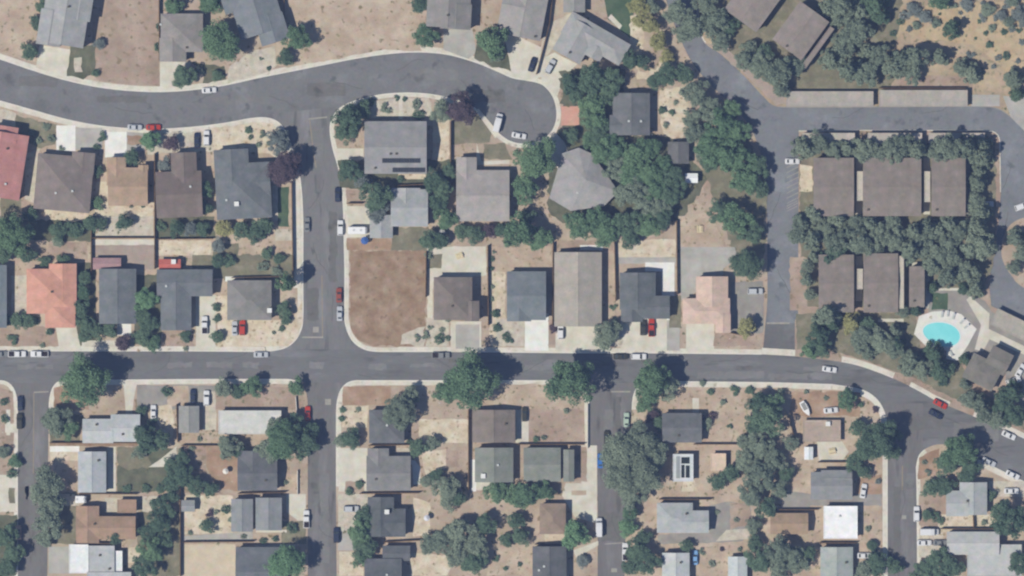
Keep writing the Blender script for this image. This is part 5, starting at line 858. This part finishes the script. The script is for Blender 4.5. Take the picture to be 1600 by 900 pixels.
F = [(a*n+i, a*n+(i+1) % n, ((a+1) % 4)*n+(i+1) % n, ((a+1) % 4)*n+i) for a in range(4) for i in range(n)]
link('coping', mesh('coping', V, F, plain('pool_coping', (222,226,224), 0.7)), pool)
M_WATER = nmat('pool_water', [(128,218,222), (152,230,232)], (0.12, 1.2), 0.12, 0.06, 0.5, 0, 0.03)
link('water', mesh('water', [(x*1.01, y*1.01, .06) for x, y in ring_in], [tuple(range(n))], M_WATER), pool)
M_LOUNGE = plain('lounger_fabric', (186,190,192))
vf = [box_vf(-.95, -.32, .28, .35, .32, .36), ([(.35,-.32,.28),(.35,.32,.28),(1.0,.32,.75),(1.0,-.32,.75),(.35,-.32,.36),(.35,.32,.36),(.97,.32,.82),(.97,-.32,.82)], [(0,1,2,3),(7,6,5,4),(0,4,5,1),(1,5,6,2),(2,6,7,3),(3,7,4,0)])]
MEL = mesh('mattress', *join_vf(vf), M_LOUNGE); MELG = mesh('leg', *box_vf(-.04, -.04, 0, .04, .04, .3), M_VENT)
for i, (x, y, a) in enumerate(((1472,491,80),(1481,490,85),(1490,494,75),(1503,502,50),(1510,510,40),(1486,552,-60))):
    X, Y = P(x, y); o = tag(link('sun_lounger', None, None, (X, Y, ZB+0.06), math.radians(a)), None, 'sun lounger', 'sun loungers around the pool'); link('mattress', MEL, o)
    for sx, sy in ((-.8,-.26),(-.8,.26),(.4,-.26),(.4,.26)): link('leg', MELG, o, (sx, sy, 0))
    name_by_place(o, 'pale', 'sun lounger on the white deck', x, y)

# ------------------------------------------------------------------ small yard things
def umbrella(x, y, rgb, label, r=1.3):
    X, Y = P(x, y); o = tag(link('patio_umbrella', None, None, (X, Y, ZB+0.03)), label, 'umbrella')
    n = 8; V = [(r*math.cos(2*math.pi*i/n), r*math.sin(2*math.pi*i/n), 2.1) for i in range(n)] + [(0,0,2.65)] + [(r*math.cos(2*math.pi*i/n), r*math.sin(2*math.pi*i/n), 2.0) for i in range(n)]
    F = [(i, (i+1) % n, n) for i in range(n)] + [(n+1+i, n+1+(i+1) % n, (i+1) % n, i) for i in range(n)]
    link('canopy', mesh('canopy', V, F, plain('canopy_%d_%d_%d' % rgb, rgb, 0.8)), o); link('pole', mesh('pole', *tube_vf((0,0,0),(0,0,2.6),.03,.03,8), M_VENT), o)
    link('base', mesh('base', *tube_vf((0,0,0),(0,0,.08),.3,.26,12), M_TYRE), o)
umbrella(570, 376, (70,106,170), 'blue patio umbrella below the white travel trailer', 1.25)
umbrella(353, 736, (226,222,214), 'white patio umbrella in the reddish dirt yard', 0.95)
umbrella(667, 809, (214,216,224), 'whitish patio umbrella right of the dark slate house with roof cooler', 1.0)
umbrella(691, 363, (196,196,194), 'grey patio umbrella in the trees above the vacant lot', 1.0)
def picnic(x, y, ang, label):
    X, Y = P(x, y); o = tag(link('picnic_table', None, None, (X, Y, ZB+0.03), math.radians(ang)), label, 'table'); m = plain('pale_table_wood', (222,206,170), 0.8)
    for k in range(4): link('plank', mesh('plank', *box_vf(-1.1, -.5+k*.26, .72, 1.1, -.26+k*.26, .77), m), o)
    for sy in (-1, 1): link('bench', mesh('bench', *box_vf(-1.1, sy*.8-.14, .42, 1.1, sy*.8+.14, .47), m), o)
    for sx in (-.8, .8): link('leg', mesh('leg', *join_vf([box_vf(sx-.05, -.85, .34, sx+.05, .85, .41), tube_vf((sx,-.7,0),(sx,-.3,.72),.05,.05,6), tube_vf((sx,.7,0),(sx,.3,.72),.05,.05,6)]), m), o)
picnic(1094, 358, 90, 'pale picnic table in the tan yard above the grey concrete yard'); picnic(718, 400, 20, 'pale picnic table on the cream patio right of the vacant lot'); picnic(1300, 705, 10, 'pale picnic table on the cream patio below the low tan garage')
settle_labels()
# ------------------------------------------------------------------ dry weeds and stones on the open soil
def in_poly(x, y, pts):
    c = False; n = len(pts)
    for i in range(n):
        x0, y0 = pts[i]; x1, y1 = pts[i-1]
        if (y0 > y) != (y1 > y) and x < (x1-x0)*(y-y0)/(y1-y0) + x0: c = not c
    return c
SOIL = {m.name for m in (M_DIRT, M_TAN, M_PINK, M_RED, M_SAND, M_GRAVEL, M_DRYLAWN, M_OLIVE, M_PATIO, M_LAWN)} | {'pale_sand', 'mauve_dirt'}
EDGE = [(pts, bb) for pts, bb in ((q, (min(p[0] for p in q), min(p[1] for p in q), max(p[0] for p in q), max(p[1] for p in q))) for q in blocks.values())]
KERBS = [curveN, curveS, mainN, mainNE, s0, s1, s2, s3, s4, driveW, isle]
KP = np.array([q for k in KERBS for a, b in zip(k, k[1:]) for q in [(a[0]+(b[0]-a[0])*t, a[1]+(b[1]-a[1])*t) for t in np.linspace(0, 1, max(2, int(math.hypot(b[0]-a[0], b[1]-a[1])/6)))]])
rw = random.Random(77); sets = {'dry_weeds': [], 'green_weeds': [], 'pale_stones': []}
def soil_at(x, y):
    if not any(bb[0] < x < bb[2] and bb[1] < y < bb[3] and in_poly(x, y, q) for q, bb in EDGE): return None
    if any(a-1 < x < c+1 and b-1 < y < d+1 for a, b, c, d, _ in HOUSES): return None
    top = M_DIRT
    for nm, pts, mat, amp in PATCH:
        if in_poly(x, y, pts): top = mat
    if any(in_poly(x, y, q) for nm, q, m_, a_ in PATCH if nm in ('dirt_lot', 'vacant_lot')): return None
    if top.name not in SOIL: return None
    if ((KP - (x, y))**2).sum(1).min() < 121: return None
    return top.name
for k in range(7500):
    x, y = rw.uniform(-20, 1620), rw.uniform(-15, 915)
    if noise.noise(Vector((x*0.018, y*0.018, 3.0))) + 0.6*noise.noise(Vector((x*0.07, y*0.07, 9.0))) + rw.uniform(-0.5, 0.5) < 0.12: continue
    sl = soil_at(x, y)
    if sl is None: continue
    u = rw.random()
    key = 'green_weeds' if (u < 0.3 or 'lawn' in sl) else 'dry_weeds' if u < 0.85 else 'pale_stones'
    sets[key].append((x, y, rw.uniform(0.22, 0.62) if key != 'pale_stones' else rw.uniform(0.12, 0.35)))
for key, lst in sets.items():
    V, F = [], []
    for x, y, r in lst:
        X, Y = P(x, y); n0 = len(V); a0 = rw.uniform(0, 6.28)
        if key == 'pale_stones':
            V += [(X + r*math.cos(a0+k*1.571)*rw.uniform(.7, 1.2), Y + r*math.sin(a0+k*1.571)*rw.uniform(.7, 1.2), ZB-0.03) for k in range(4)] + [(X, Y, ZB + 0.03 + r*0.6)]
            F += [(n0+k, n0+(k+1) % 4, n0+4) for k in range(4)]
        else:
            for k in range(6):
                a = a0 + k*1.047 + rw.uniform(-.4, .4); d = r*rw.uniform(.6, 1.2); hz = ZB + r*rw.uniform(.12, .4); m0 = len(V); w = r*0.34
                V += [(X, Y, ZB), (X + d*.6*math.cos(a) - w*math.sin(a), Y + d*.6*math.sin(a) + w*math.cos(a), hz), (X + d*math.cos(a), Y + d*math.sin(a), hz*0.8+0.02), (X + d*.6*math.cos(a) + w*math.sin(a), Y + d*.6*math.sin(a) - w*math.cos(a), hz)]
                F.append((m0, m0+1, m0+2, m0+3))
    m = {'dry_weeds': nmat('dry_weed', [(160,148,126), (186,172,146)], (0.5, 3), 0.95), 'green_weeds': nmat('green_weed', [(112,116,98), (136,136,114)], (0.5, 3), 0.95), 'pale_stones': nmat('pale_stone', [(200,194,182), (222,216,206)], (0.5, 3), 0.9)}[key]
    tag(link(key, mesh(key, V, F, m)), {'dry_weeds': 'dry straw-coloured weed tufts dotted over the yards', 'green_weeds': 'low olive green weed tufts dotted over the yards', 'pale_stones': 'small pale stones lying about the yards'}[key], None, None, 'stuff')
# ------------------------------------------------------------------ the air between the aircraft and the ground
m = bpy.data.materials.new('thin_haze'); m.use_nodes = True; N = m.node_tree.nodes; N.clear()
pv = N.new('ShaderNodeVolumePrincipled'); pv.inputs['Color'].default_value = HAZE_COL; pv.inputs['Density'].default_value = HAZE_DENS; pv.inputs['Anisotropy'].default_value = 0.0
mo = N.new('ShaderNodeOutputMaterial'); m.node_tree.links.new(pv.outputs[0], mo.inputs['Volume'])
tag(link('haze', mesh('haze', *box_vf(-g-60, -g-60, G0-1.0, g+60, g+60, CAM_H+10), m)), 'thin pale blue summer haze over the whole neighbourhood', None, None, 'stuff')
